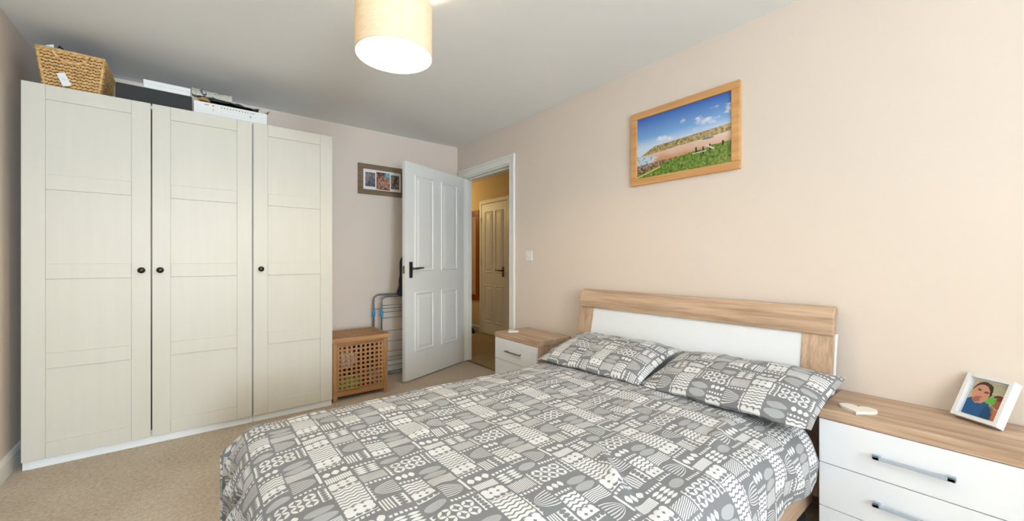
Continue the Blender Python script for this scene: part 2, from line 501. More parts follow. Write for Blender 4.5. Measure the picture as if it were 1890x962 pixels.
for k in range(13):
    box('slat', OAKY, bed, -0.93 + k * 0.138, -0.86 + k * 0.138, -0.674, 0.674, 0.20, 0.218)
FABRIC = Mat('mattress_ticking', 0.9); _f = FABRIC.noise(FABRIC.coord(), 300, 2)
FABRIC.base(FABRIC.ramp(_f, [(0.3, lin((214, 212, 206))), (0.7, lin((232, 230, 226)))])); FABRIC = FABRIC.m
mt = B().box(-0.94, 0.84, -0.65, 0.65, 0.2185, 0.415).build('mattress', FABRIC, None, 0.03, True, 4, (1.15, 1.2, 0))
tag(mt, 'white mattress mostly hidden beneath the patterned duvet', 'mattress')

# ------------------------------------------------------------------ the printed bed linen
def linen(name):
    m = Mat(name, 0.85, spec=0.2)
    vec = m.coord('UV')
    wob = m.noise(vec, 38, 1)
    a, b_, _ = m.xyz(vec)
    jig = (wob - 0.5) * 3.0
    u = (a * 1000.0 + jig).md(306.0)
    w = (b_ * 1000.0 + jig).md(308.0)
    C1 = u.near(37.5, 37.0)
    parts = []; greys = []
    T = 2 * math.pi
    def circles(u0, n, du, cw, ru, rw, W=None):
        W = w if W is None else W
        l = ((u - (u0 - du / 2)) * (1 / du)).fr() - 0.5
        e = l * (du / ru); f = (W - cw) * (1 / rw)
        return (e * e + f * f < 1.0) * u.near(u0 + du * (n - 1) / 2, du * n / 2)
    def leaves(cx, n, d, cw, ru, rw):
        l = ((u - (cx - d / 2)) * (1 / d)).fr() - 0.5
        e = (l * (d / ru)).ab(); f = (w - cw) * (1 / rw)
        return (e + f * f < 1.0) * u.near(cx + d * (n - 1) / 2, d * n / 2)
    def squares(u0, u1, cw, p=13.0, h=4.5):
        return (((u - u0) * (1 / p)).fr() < 0.62) * rect(u, w, u0, u1, cw - h, cw + h)
    def vstripes(u0, u1, w0, w1, p, duty):
        return (((u - u0) * (1 / p)).fr() < duty) * rect(u, w, u0, u1, w0, w1)
    def hstripes(u0, u1, w0, w1, p, duty, amp=0.0, per=30.0):
        q = w - w0
        if amp: q = q + (u * (T / per)).sin() * amp
        return ((q * (1 / p)).fr() < duty) * rect(u, w, u0, u1, w0, w1)
    def waves(u0, u1, w0, w1):
        return hstripes(u0, u1, w0, w1, 14.0, 0.66, 2.2, 24.0)
    def cloud(u0, d, cw, W=None):
        W = w if W is None else W
        body = circles(u0, 3, d, cw - 8, d * 0.52, 12.0, W).mx(circles(u0, 3, d, cw + 8, d * 0.56, 12.0, W)).mx(rect(u, W, u0 - d * 0.2, u0 + d * 2.2, cw - 5, cw + 9))
        l = (((u - u0) * (1 / d)).fr() - 0.5).ab() * d
        dia = ((l + (W - cw).ab()) < 5.5) * u.near(u0 + d, d)
        return body * (1.0 - dia)
    def scal(u0, u1, w0, p=19.0, h=10.0):
        l = ((u - u0) * (1 / p)).fr() - 0.5
        e = l * 2.3; f = (w - w0) * (1 / (h * 0.75))
        return rect(u, w, u0, u1, w0 - 1.5, w0 + h) * (1.0 - (e * e + f * f < 1.0))
    def vscal(u0, w0, w1, p=14.0, h=9.0, sgn=1):
        l = ((w - w0) * (1 / p)).fr() - 0.5
        e = l * 2.2; f = (u - (u0 + (h if sgn > 0 else 0))) * (1 / (h * 0.62))
        return rect(u, w, u0, u0 + h, w0, w1) * (1.0 - (e * e + f * f < 1.0))
    def fan(cu, cw, ru, rw, sgn, W=None):
        W = w if W is None else W
        x = (u - cu) * (sgn / ru)                     # 1 at the rounded tip
        prof_ = ((1.0 - x * x).mx(0.0004)).sqrt()
        s_ = (W - cw) / (prof_ * rw)
        return (((s_ * 3.5 + 0.16).fr()) < 0.33) * (s_.ab() < 1.06) * x.near(0.49, 0.51)
    # column one
    parts += [leaves(13, 3, 25, 16, 10.5, 13), vstripes(2, 74, 40, 70, 6.0, 0.76), cloud(13, 24, 97),
              scal(1, 74, 119), waves(1, 74, 131, 228), cloud(13, 24, 248), scal(1, 74, 268, 19, 9), squares(1, 74, 288)]
    # column two
    parts += [squares(80, 152, 153), fan(152, 204, 62, 34, -1), vscal(78, 166, 244), vstripes(81, 113, 252, 307, 8.0, 0.55),
              vscal(116, 252, 307, 14, 14), vscal(134, 252, 307, 13, 16, -1), squares(80, 152, 26)]
    for k, cw in enumerate((44, 56, 68, 80)):
        l = ((u - 80.0) * (1 / 36.0)).fr() - 0.5
        e = l * 2.1; f = ((w - float(cw)) * (1 / 5.0)).ab()
        parts.append((e * e + f < 1.0) * u.near(116, 36))
    parts.append((((w + u * 0.35) * (1 / 5.6)).fr() < 0.5) * rect(u, w, 80, 152, 95, 141))
    # column three
    parts += [leaves(168, 3, 20, 175, 8.5, 12), squares(158, 220, 206, 12), waves(158, 220, 219, 276), cloud(168, 20, 297), scal(158, 220, 8, 16, 12)]
    greys += [ell(u, w, 189, 54, 30, 16)]
    # column four
    greys += [ell(u, w, 262, 187, 36, 15), ell(u, w, 262, 220, 36, 15)]
    parts += [hstripes(224, 300, 240, 282, 6.2, 0.55, 1.5, 60)]
    w2 = (w + 154.0).md(308.0)                          # a fan that runs across the edge of the repeat
    parts += [fan(228, 325 - 154, 62, 34, 1, w2), squares(226, 300, 66, 12), rect(u, w, 294, 302, 0, 50), rect(u, w, 294, 302, 290, 308)]
    # leaf rings across columns three and four
    uc = ((u - 172.0) * (1 / 34.0)).fr() - 0.5; wc = ((w - 82.0) * (1 / 34.0)).fr() - 0.5
    p_ = (uc + wc) * 0.7071; q_ = (uc - wc) * 0.7071
    ring = ((p_.ab() - 0.36) * 2.9).ab(); ring2 = ((q_.ab() - 0.36) * 2.9).ab()
    lf1 = ((p_.ab() - 0.34) * 7.0).ab() + (q_ * 3.2) * (q_ * 3.2) < 1.0
    lf2 = ((q_.ab() - 0.34) * 7.0).ab() + (p_ * 3.2) * (p_ * 3.2) < 1.0
    parts.append(lf1.mx(lf2) * rect(u, w, 172, 274, 82, 150))
    parts += [vscal(158, 82, 150, 13, 12), vscal(279, 82, 150, 13, 9), vscal(291, 82, 150, 13, 11, -1)]
    tot = parts[0]
    for q in parts[1:]: tot = tot.mx(q)
    gr = greys[0]
    for q in greys[1:]: gr = gr.mx(q)
    weave = ((u * 0.33).fr() < 0.35).mx((w * 0.33).fr() < 0.35)
    gr = gr * (0.42 + weave * 0.30)
    fine = m.noise(vec, 900, 1)
    col = m.mix(gr, lin((130, 131, 133)), lin((196, 197, 198)))
    col = m.mix(tot, col, lin((226, 226, 225)))
    m.base(col)
    m.bump(fine, 0.12, 0.001)
    m.b.inputs['Sheen Weight'].default_value = 0.12
    m.b.inputs['Sheen Roughness'].default_value = 0.4
    return m.m
LINEN = linen('grey_and_white_printed_cotton')

def sm(x, a, b):
    t = max(0.0, min(1.0, (x - a) / (b - a))); return t * t * (3 - 2 * t)

# duvet: a sheet laid over the mattress that rounds over the edges and hangs
RX0, RX1, RY0, RY1 = 0.19, 1.90, 0.57, 1.82       # flat part
TOPZ = 0.462
RAD = 0.085
def duvet_point(p, q):
    cx = min(max(p, RX0), RX1); cy = min(max(q, RY0), RY1)
    ox, oy = p - cx, q - cy
    d = math.hypot(ox, oy)
    nz = noise.noise(Vector((p * 3.1, q * 3.1, 0.3))) * 0.013 + noise.noise(Vector((p * 8.0, q * 8.0, 4.1))) * 0.005 + noise.noise(Vector((p * 19.0, q * 17.0, 9.0))) * 0.0022
    z = TOPZ + nz
    # creases
    def ridge(px, py, ax, L, wd, h):
        dx, dy = p - px, q - py
        l = dx * math.cos(ax) + dy * math.sin(ax); t = -dx * math.sin(ax) + dy * math.cos(ax)
        return h * math.exp(-(t / wd) ** 2) * math.exp(-(l / L) ** 2)
    z += ridge(0.97, 0.74, 1.0, 0.12, 0.018, 0.016) - ridge(1.00, 0.72, 1.0, 0.12, 0.018, 0.010)
    z += ridge(1.35, 0.95, 0.5, 0.25, 0.03, 0.008) + ridge(0.7, 1.4, 0.9, 0.3, 0.035, 0.008) + ridge(1.5, 0.66, 0.2, 0.18, 0.025, 0.012)
    z += ridge(1.30, 1.45, -0.4, 0.3, 0.03, 0.007) + ridge(0.5, 0.9, 1.3, 0.2, 0.03, 0.007) + ridge(1.62, 1.2, 1.5, 0.5, 0.05, 0.012)
    # softer towards the edges
    edge = min(p - RX0, q - RY0, RY1 - q)
    z -= 0.018 * (1 - sm(edge, -0.02, 0.22))
    if d < 1e-6: return (p, q, z)
    nx, ny = ox / d, oy / d
    arc = RAD * math.pi / 2
    if d < arc:
        th = d / RAD; out = RAD * math.sin(th); dz = RAD * (1 - math.cos(th))
    else:
        out = RAD; dz = RAD + (d - arc)
    h = sm(dz, 0.03, 0.16)
    per = p * 1.0 + q * 1.0 if not (ox and oy) else math.atan2(oy, ox) * 0.16 + cx + cy
    k = 31.0 if oy == 0 else 12.0
    amp = 0.024 if ox < 0 else 0.011
    out += h * (amp * math.sin(per * k + 1.3 * math.sin(per * 4.1)) + 0.5 * amp * math.sin(per * k * 2.3 + 1.0) + 0.010)
    if ox < 0 and oy > 0: out += 0.035 * sm(dz, 0.02, 0.10) + 0.012 * math.sin(math.atan2(oy, ox) * 14)* sm(dz, 0.02, 0.1)
    z -= dz
    return (cx + nx * out, cy + ny * out, max(z, 0.025))
P0, P1, Q0, Q1 = RX0 - 0.43, 1.90, RY0 - 0.275, RY1 + 0.30
NU, NV = 240, 200
def dp(i, j): return (P0 + (P1 - P0) * i / NU, Q0 + (Q1 - Q0) * j / NV)
duvet = grid('duvet', lambda i, j: duvet_point(*dp(i, j)), NU, NV, LINEN, None,
             uv=lambda i, j: (dp(i, j)[0] - 0.285, 1.27 - dp(i, j)[1]))
so = duvet.modifiers.new('thickness', 'SOLIDIFY'); so.thickness = 0.014; so.offset = -1
tag(duvet, 'grey and white geometric-print duvet spread over the bed', 'duvet')

# pillows
def pillow(loc, rot, wx, wy, th, label, uv0, seed):
    n, m_ = 56, 72
    verts, faces, uvs = [], [], []
    def pt(i, j, sgn):
        a = -1 + 2 * i / n; c = -1 + 2 * j / m_
        e = (max(0.0, 1 - abs(a) ** 2.4) ** 0.6) * (max(0.0, 1 - abs(c) ** 5.0) ** 0.75)
        pinch = 1 - 0.02 * (1 - abs(c) ** 2) * abs(a) ** 3
        pinc2 = 1 - 0.04 * (1 - abs(a) ** 2) * abs(c) ** 3
        x = a * wx / 2 * pinch; y = c * wy / 2 * pinc2
        wr = noise.noise(Vector((a * 2.2 + seed, c * 3.0, sgn))) * 0.014 * e + noise.noise(Vector((a * 6 + seed, c * 9.0, sgn))) * 0.005
        wr *= min(1.0, e * 3)
        z = sgn * (th / 2 * e) + wr
        sag = -0.008 * (abs(c) ** 4) + 0.004 * math.sin(c * 9 + seed) * abs(a) ** 4
        return (x, y, z + sag)
    for sgn in (1, -1):
        base = len(verts)
        for j in range(m_ + 1):
            for i in range(n + 1):
                verts.append(pt(i, j, sgn))
                uvs.append((uv0[0] + (j / m_) * wy, uv0[1] - (i / n) * wx))
        for j in range(m_):
            for i in range(n):
                f = [base + j * (n + 1) + i, base + j * (n + 1) + i + 1, base + (j + 1) * (n + 1) + i + 1, base + (j + 1) * (n + 1) + i]
                faces.append(f if sgn > 0 else f[::-1])
    me = bpy.data.meshes.new('pillow'); me.from_pydata(verts, [], faces)
    l = me.uv_layers.new(name='print')
    for lp in me.loops: l.data[lp.index].uv = uvs[lp.vertex_index]
    o = link('pillow', me, LINEN, None, 0, True)
    o.location = loc; o.rotation_euler = rot
    tag(o, label, 'pillow', 'patterned pillows against the headboard')
    return o
pillow((1.90, 1.505, 0.536), (math.radians(-1), math.radians(-16), math.radians(1)), 0.43, 0.73, 0.115,
       'grey and white printed pillow on the side nearest the door', (0.05, 0.30), 1.0)
pillow((1.915, 0.790, 0.540), (math.radians(-2.0), math.radians(-16), math.radians(-2.5)), 0.42, 0.73, 0.115,
       'grey and white printed pillow whose corner overhangs the bedside chest', (0.14, 0.24), 5.0)

# ------------------------------------------------------------------ bedside chests
HANDLE = plain('satin_aluminium', (172, 182, 194), 0.5, 0.0, 0.03, 0.3)
HANDLE2 = plain('dark_satin_steel', (128, 122, 116), 0.35, 0.8)
def chest(loc, rz, label, round_handles):
    c = empty('bedside_chest', loc, rz); tag(c, label, 'bedside chest', 'white and oak bedside chests')
    # front towards -x, width along y, origin at the middle of the front edge
    w = 0.262; dep = 0.345
    b = B()
    b.box(0.018, dep - 0.004, -w + 0.004, -w + 0.02, 0, 0.474); b.box(0.018, dep - 0.004, w - 0.02, w - 0.004, 0, 0.474)
    b.box(0.018, dep - 0.004, -w + 0.02, w - 0.02, 0.02, 0.036); b.box(dep - 0.02, dep - 0.008, -w + 0.02, w - 0.02, 0.036, 0.47)
    b.build('carcass', OAKZ, c, 0.001)
    box('worktop', OAKY, c, 0.0, dep, -w, w, 0.474, 0.513, 0.002)
    for z0, z1 in ((0.022, 0.131), (0.134, 0.3005), (0.3035, 0.4715)):
        d = box('drawer', PANELW, c, 0.001, 0.017, -w + 0.002, w - 0.002, z0, z1, 0.0015)
        zc = 0.085 if z0 < 0.1 else z0 + 0.083
        b = B()
        if round_handles:
            b.tube([(-0.022, -0.095, zc), (-0.022, 0.095, zc)], 0.0055, 10)
            for y in (-0.08, 0.08): b.tube([(0.001, y, zc), (-0.022, y, zc)], 0.004, 8)
            b.build('handle', HANDLE2, d, smooth=False)
        else:
            b.box(-0.028, -0.018, -0.10, 0.10, zc - 0.006, zc + 0.006)
            for y in (-0.10, 0.08): b.box(-0.028, 0.0015, y, y + 0.02, zc - 0.006, zc + 0.006)
            b.build('handle', HANDLE, d, 0.002)
    return c
chest((1.912, 0.205, 0), 0, 'white three-drawer bedside chest with oak top holding a photo frame', False)
chest((1.885, 2.342, 0), math.radians(-2.0), 'white and oak bedside chest between the bed and the doorway', True)

# ceramic hearts
CERAMIC = plain('white_glazed_ceramic', (240, 236, 226), 0.3, var=0.01)
def heart(loc, rz, size, label):
    pts = []
    for k in range(48):
        t = k / 48 * 2 * math.pi
        pts.append((16 * math.sin(t) ** 3 / 16 * size, (13 * math.cos(t) - 5 * math.cos(2 * t) - 2 * math.cos(3 * t) - math.cos(4 * t)) / 16 * size))
    o = B().prism(pts, 0, 0.010, lambda a, c, t: (a, c, t)).build('heart_coaster', CERAMIC, None, 0.003, False, 3)
    o.location = loc; o.rotation_euler = (0, 0, rz)
    tag(o, label, 'heart ornament', 'white heart ornaments on the bedside chests')
    return o
heart((1.985, 0.362, 0.513), math.radians(-84), 0.056, 'white ceramic heart lying on the chest that holds the photo frame')
heart((2.00, 2.505, 0.513), math.radians(-80), 0.05, 'white ceramic heart on the bedside chest beside the doorway')

# ------------------------------------------------------------------ photo frame on the chest
def coord_rect(m, w, h, swap=None):
    """local x, z of an upright picture scaled to 0..1"""
    x, y, z = m.xyz(m.coord())
    return (x * (1 / w) + 0.5), (z * (1 / h) + 0.5)

def portrait_mat():
    m = Mat('portrait_print', 0.25)
    u, v = coord_rect(m, 0.092, 0.132)
    n = m.noise(m.coord(), 90, 2)
    u = u + (n - 0.5) * 0.10; v = v + (n - 0.5) * 0.10
    col = m.mix(n, lin((150, 142, 112)), lin((216, 204, 176)))
    col = m.mix(v.near(0.88, 0.14) * (u > 0.45), col, lin((182, 178, 150)))
    col = m.mix(ell(u, v, 0.90, 0.50, 0.20, 0.17), col, lin((176, 104, 78)))       # the smaller face
    col = m.mix(ell(u, v, 0.90, 0.63, 0.20, 0.07), col, lin((118, 70, 50)))
    col = m.mix(rect(u, v, 0.82, 1.1, -0.1, 0.30), col, lin((206, 128, 84)))
    col = m.mix(ell(u, v, 0.28, 0.08, 0.55, 0.42), col, lin((40, 92, 140)))         # blue top
    col = m.mix(ell(u, v, 0.70, 0.10, 0.16, 0.28) * 0.6, col, lin((28, 62, 100)))
    col = m.mix(rect(u, v, 0.54, 0.80, 0.42, 0.60), col, lin((96, 190, 82)))         # green
    col = m.mix(ell(u, v, 0.36, 0.72, 0.29, 0.26), col, lin((66, 50, 42)))          # hair
    col = m.mix(ell(u, v, 0.33, 0.63, 0.26, 0.27), col, lin((206, 150, 122)))
    col = m.mix(ell(u, v, 0.25, 0.45, 0.14, 0.06) * 0.7, col, lin((120, 84, 74)))
    col = m.mix(ell(u, v, 0.26, 0.74, 0.07, 0.025).mx(ell(u, v, 0.48, 0.70, 0.07, 0.025)), col, lin((110, 72, 60)))
    col = m.mix(ell(u, v, 0.30, 0.53, 0.10, 0.03) * 0.8, col, lin((170, 88, 84)))
    m.base(col)
    return m.m
FRAMEW = plain('white_picture_frame', (238, 238, 236), 0.4, var=0.01)
MATB = plain('pale_mount', (214, 224, 236), 0.6, var=0.01)
pf = empty('photo_frame', (2.139, 0.082, 0.5285), math.radians(-122.3)); tag(pf, 'white tilted photo frame showing two people on the bedside chest', 'photo frame')
tl = Matrix.Rotation(math.radians(-27.5), 4, 'X')
def tilted(o): o.data.transform(tl); return o
fw, fh, ft = 0.128, 0.168, 0.034
b = B()
b.box(-fw / 2, -fw / 2 + 0.012, 0, ft, 0, fh); b.box(fw / 2 - 0.012, fw / 2, 0, ft, 0, fh)
b.box(-fw / 2 + 0.012, fw / 2 - 0.012, 0, ft, 0, 0.014); b.box(-fw / 2 + 0.012, fw / 2 - 0.012, 0, ft, fh - 0.014, fh)
b.box(-fw / 2 + 0.012, fw / 2 - 0.012, 0.02, ft - 0.001, 0.014, fh - 0.014)
tilted(b.build('frame', FRAMEW, pf, 0.001))
tilted(box('mount', MATB, pf, -fw / 2 + 0.012, fw / 2 - 0.012, 0.014, 0.0195, 0.014, fh - 0.014))
po = B().box(-0.046, 0.046, -0.001, 0.001, -0.066, 0.066).build('photograph', portrait_mat(), pf)
po.matrix_local = tl @ Matrix.Translation((0.002, 0.013, fh / 2))
tilted(box('back_strut', FRAMEW, pf, -0.02, 0.02, ft, ft + 0.004, 0.03, 0.12))

# ------------------------------------------------------------------ landscape picture on the right wall
def landscape_mat(w, h):
    m = Mat('coast_photograph', 0.18)
    x, y, z = m.xyz(m.coord())
    u = 0.5 - y * (1 / w); v = z * (1 / h) + 0.5       # u runs left to right as seen
    vec = m.coord(scale=(1, 12, 22)); vf = m.coord(scale=(1, 60, 60))
    n = m.noise(vec, 1.0, 4); nf = m.noise(vf, 1.0, 4, 0.65)
    sky = m.ramp(v, [(0.50, lin((206, 222, 238))), (0.66, lin((120, 170, 224))), (1.0, lin((44, 98, 186)))])
    cl = ((n - 0.52) * 6.0).op('MAXIMUM', 0.0, clamp=True) * ell(u, v, 0.80, 0.74, 0.34, 0.12).mx(ell(u, v, 0.25, 0.58, 0.5, 0.05) * 0.8).mx(ell(u, v, 0.88, 0.78, 0.09, 0.04))
    col = m.mix(cl, sky, lin((238, 240, 244)))
    hill_top = 0.47 + u * 0.085 + (nf - 0.5) * 0.03
    hill_top = hill_top.mn((u - 0.05) * 0.75 + 0.37 + (nf - 0.5) * 0.03)
    hill = (v < hill_top) * (u > 0.04)
    hc = m.ramp(nf, [(0.34, lin((104, 104, 56))), (0.5, lin((168, 142, 92))), (0.66, lin((208, 182, 140)))])
    col = m.mix(hill, col, hc)
    dark = hill * (nf < 0.44) * (v > 0.43)
    col = m.mix(dark * 0.5, col, lin((92, 98, 48)))
    beach_top = 0.36 + u * 0.09 + (n - 0.5) * 0.02
    beach = v < beach_top
    bc = m.ramp(v + (n - 0.5) * 0.12, [(0.26, lin((206, 148, 104))), (0.34, lin((222, 184, 158))), (0.44, lin((226, 204, 188)))])
    col = m.mix(beach, col, bc)
    col = m.mix(ell(u, v, 0.78, 0.415, 0.06, 0.014), col, lin((108, 116, 128)))
    sea = (v < 0.375 - u * 0.22 + (nf - 0.5) * 0.04) * (u < 0.24 + (nf - 0.5) * 0.5 - (0.30 - v) * 0.6)
    col = m.mix(sea, col, m.ramp(nf, [(0.38, lin((88, 148, 170))), (0.52, lin((214, 222, 226))), (0.62, lin((170, 200, 212)))]))
    gtop = 0.17 + u * 0.15 + (n - 0.5) * 0.07
    grass = v < gtop
    gc = m.ramp(nf, [(0.32, lin((48, 60, 24))), (0.45, lin((84, 120, 36))), (0.58, lin((128, 152, 58))), (0.72, lin((196, 160, 116)))])
    col = m.mix(grass, col, gc)
    rocks = (u < 0.36 + (n - 0.5) * 0.4) * (v < 0.23 + (n - 0.5) * 0.12) * (v > 0.06 + u * 0.4)
    col = m.mix(rocks * (nf > 0.44), col, m.ramp(nf, [(0.45, lin((70, 54, 46))), (0.6, lin((190, 150, 126)))]))
    path = ((v - u * 0.42 + 0.0).near(0.02, 0.012)) * (u < 0.28)
    col = m.mix(path, col, lin((214, 186, 118)))
    posts = ((u - 0.665).near(0.0, 0.008) * v.near(0.27, 0.05)).mx(u.near(0.735, 0.008) * v.near(0.25, 0.055)).mx(u.near(0.80, 0.008) * v.near(0.28, 0.045)).mx(u.near(0.92, 0.008) * v.near(0.30, 0.035))
    col = m.mix(posts, col, lin((44, 38, 34)))
    fen = ((v - u * 0.05).near(0.20, 0.006) * u.near(0.70, 0.07)).mx(((v + u * 0.9)).near(1.0, 0.012) * u.near(0.80, 0.04))
    col = m.mix(fen, col, lin((216, 210, 200)))
    m.base(col)
    m.b.inputs['Coat Weight'].default_value = 0.3
    return m.m
PINE = wood('pine_picture_frame', (200, 146, 90), (224, 174, 116), 1, 0.45)
py0, py1, pz0, pz1 = 0.884, 1.553, 1.577, 2.047
pic = empty('landscape_picture', (XR, (py0 + py1) / 2, pz0)); tag(pic, 'wood-framed beach landscape picture on the wall over the bed', 'picture')
pw, ph, fr_ = py1 - py0, pz1 - pz0, 0.043
for y0, y1, z0, z1 in ((-pw / 2, pw / 2, 0, fr_), (-pw / 2, pw / 2, ph - fr_, ph), (-pw / 2, -pw / 2 + fr_, fr_, ph - fr_), (pw / 2 - fr_, pw / 2, fr_, ph - fr_)):
    box('frame_bar', PINE, pic, -0.024, -0.0005, y0, y1, z0, z1, 0.003)
lw, lh = pw - 2 * fr_, ph - 2 * fr_
po = B().box(-0.012, -0.004, -lw / 2, lw / 2, -lh / 2, lh / 2).build('print', landscape_mat(lw, lh), pic)
po.location = (0, 0, ph / 2)

# ------------------------------------------------------------------ collage frame on the back wall
def snap_mat(name, seed, cols):
    m = Mat(name, 0.3)
    v = m.coord(loc=(seed, seed * 2, 0)); n = m.noise(v, 26, 4, 0.6); n2 = m.noise(v, 16, 2)
    c = m.ramp(n, [(0.34, lin(cols[0])), (0.46, lin(cols[1])), (0.55, lin(cols[2])), (0.66, lin(cols[3]))])
    m.base(m.mix(((n2 - 0.5) * 8.0).op('ADD', 0.2, clamp=True) * 0.6, c, lin(cols[4])))
    return m.m
TAUPE = wood('taupe_frame_wood', (112, 92, 68), (140, 118, 90), 0, 0.55)
cx0, cx1, cz0, cz1 = 1.179, 1.645, 1.722, 2.008
cf = empty('collage_frame', ((cx0 + cx1) / 2, YB, cz0)); tag(cf, 'brown collage frame with three photos on the back wall', 'picture')
cw, ch_ = cx1 - cx0, cz1 - cz0
f_ = 0.046
for x0, x1, z0, z1 in ((-cw / 2, cw / 2, 0, f_), (-cw / 2, cw / 2, ch_ - f_, ch_), (-cw / 2, -cw / 2 + f_, f_, ch_ - f_), (cw / 2 - f_, cw / 2, f_, ch_ - f_)):
    box('frame_bar', TAUPE, cf, x0, x1, -0.022, -0.0005, z0, z1, 0.002)
box('mount', FRAMEW, cf, -cw / 2 + f_, cw / 2 - f_, -0.010, -0.004, f_, ch_ - f_)
iw = cw - 2 * f_
s1 = [(60, 58, 56), (120, 122, 118), (170, 150, 140), (70, 80, 130), (60, 64, 96)]
s2 = [(40, 30, 28), (150, 96, 78), (206, 160, 132), (84, 56, 48), (60, 44, 40)]
s3 = [(36, 34, 32), (96, 90, 82), (176, 150, 130), (50, 48, 50), (40, 40, 40)]
for k, (x0, x1, z0, z1, cc) in enumerate(((-0.165, -0.072, 0.075, 0.21, s1), (-0.06, 0.072, 0.055, 0.222, s2), (0.084, 0.168, 0.075, 0.21, s3))):
    box('photograph', snap_mat('snapshot_print_%d' % k, 3.1 * k + 1, cc), cf, x0, x1, -0.0125, -0.0098, z0, z1)
box('photograph', plain('blue_sky_print', (92, 186, 220), 0.3), cf, 0.03, 0.0721, -0.0128, -0.0120, 0.18, 0.2221)

# ------------------------------------------------------------------ light switch
sw = empty('light_switch', (XR, 2.597, 1.089)); tag(sw, 'white square light switch on the wall beside the doorway', 'light switch')
box('switch_plate', GLOSS, sw, -0.009, -0.0003, -0.043, 0.043, 0, 0.086, 0.003)
box('rocker', GLOSS, sw, -0.014, -0.0085, -0.012, 0.012, 0.028, 0.058, 0.002)

# ------------------------------------------------------------------ ceiling lamp
LXc, LYc, LR, LZ0, LZ1 = 0.624, 1.548, 0.1494, 1.915, 2.125
lamp = empty('pendant_lamp', (LXc, LYc, LZ0)); tag(lamp, 'lit cream fabric drum lampshade hanging from the ceiling', 'ceiling lamp')
sh = Mat('lampshade_linen', 0.9)
v = sh.coord()
x, y, z = sh.xyz(v)
th = y.op('ARCTAN2', x)
wv = ((th * (150 / 6.2832)).fr() - 0.5).ab() * ((z * 260.0).fr() - 0.5).ab()
n1 = sh.noise(sh.coord(scale=(30, 30, 240)), 1.0, 2)
colr = sh.ramp(wv * 2.4 + n1 * 0.5, [(0.2, lin((222, 196, 156))), (0.6, lin((246, 230, 202)))])
sh.base(colr)
trn = sh.new('ShaderNodeBsdfTranslucent'); sh.link(colr, trn.inputs[0])
mx_ = sh.new('ShaderNodeMixShader'); mx_.inputs[0].default_value = 0.07
out_ = sh.nt.nodes['Material Output']
sh.link(sh.b.outputs[0], mx_.inputs[1]); sh.link(trn.outputs[0], mx_.inputs[2]); sh.link(mx_.outputs[0], out_.inputs[0])
lin_w = plain('white_shade_lining', (248, 244, 232), 0.7, var=0.01)
hgt = LZ1 - LZ0
B().lathe([(LR, 0), (LR, hgt)], n=72, cap=False).build('lamp_shade', sh.m, lamp, smooth=True)
lnm = Mat('shade_lining', 0.7, lin((248, 242, 226)))
tr2 = lnm.new('ShaderNodeBsdfTranslucent'); tr2.inputs[0].default_value = lin((248, 236, 208))
mx2 = lnm.new('ShaderNodeMixShader'); mx2.inputs[0].default_value = 0.07
lnm.link(lnm.b.outputs[0], mx2.inputs[1]); lnm.link(tr2.outputs[0], mx2.inputs[2]); lnm.link(mx2.outputs[0], lnm.nt.nodes['Material Output'].inputs[0])
B().lathe([(LR - 0.002, 0.001), (LR - 0.002, hgt - 0.001)], n=72, cap=False).build('lining', lnm.m, lamp, smooth=True)
for zz in (0.002, hgt - 0.002):
    b = B().tube([(math.cos(k * math.pi / 36) * (LR - 0.001), math.sin(k * math.pi / 36) * (LR - 0.001), zz) for k in range(72)], 0.0022, 6, True)
    b.build('rim_wire', sh.m, lamp, smooth=True)
# seam of the shade: the side towards the camera, a little right of its middle
sa_ = math.atan2(-LYc, -LXc) + math.radians(14)
b = B()
for k in range(4):
    a0 = sa_ + (k - 2) * 0.02; a1 = a0 + 0.02
    r0, r1 = LR + 0.0003, LR + 0.0012
    b.hexa([(r0 * math.cos(a0), r0 * math.sin(a0), 0), (r0 * math.cos(a1), r0 * math.sin(a1), 0), (r1 * math.cos(a1), r1 * math.sin(a1), 0), (r1 * math.cos(a0), r1 * math.sin(a0), 0),
            (r0 * math.cos(a0), r0 * math.sin(a0), hgt), (r0 * math.cos(a1), r0 * math.sin(a1), hgt), (r1 * math.cos(a1), r1 * math.sin(a1), hgt), (r1 * math.cos(a0), r1 * math.sin(a0), hgt)])
b.build('seam', sh.m, lamp)
em = Mat('glowing_bulb', 0.4, (1, 1, 1, 1)); em.b.inputs['Emission Color'].default_value = (1, 0.93, 0.80, 1); em.b.inputs['Emission Strength'].default_value = 18
BZ = 0.07
B().lathe([(0.004, BZ), (0.014, BZ + 0.003), (0.019, BZ + 0.012), (0.0195, BZ + 0.06), (0.017, BZ + 0.075), (0.012, BZ + 0.085)], n=24).build('bulb', em.m, lamp, smooth=True)
B().lathe([(0.017, BZ + 0.086), (0.019, BZ + 0.10), (0.019, BZ + 0.13), (0.011, BZ + 0.14), (0.004, BZ + 0.15)], n=24).build('lamp_holder', GLOSS, lamp, smooth=True)
b = B()
for k in range(3):
    a = k * 2.0944 + 0.4
    b.tube([(0.018 * math.cos(a), 0.018 * math.sin(a), BZ + 0.118), (LR * math.cos(a) * 0.985, LR * math.sin(a) * 0.985, hgt - 0.006)], 0.0018, 6)
b.build('spider_wire', GLOSS, lamp)
B().tube([(0, 0, BZ + 0.148), (0, 0, H - LZ0 - 0.03)], 0.004, 8).build('flex', GLOSS, lamp)
B().lathe([(0.05, H - LZ0 - 0.03), (0.052, H - LZ0 - 0.018), (0.052, H - LZ0 - 0.0005)], n=32).build('ceiling_rose', GLOSS, lamp, smooth=True)
d = bpy.data.lights.new('lamp_bulb_light', 'POINT'); d.energy = 21; d.color = (1.0, 0.80, 0.52); d.shadow_soft_size = 0.03
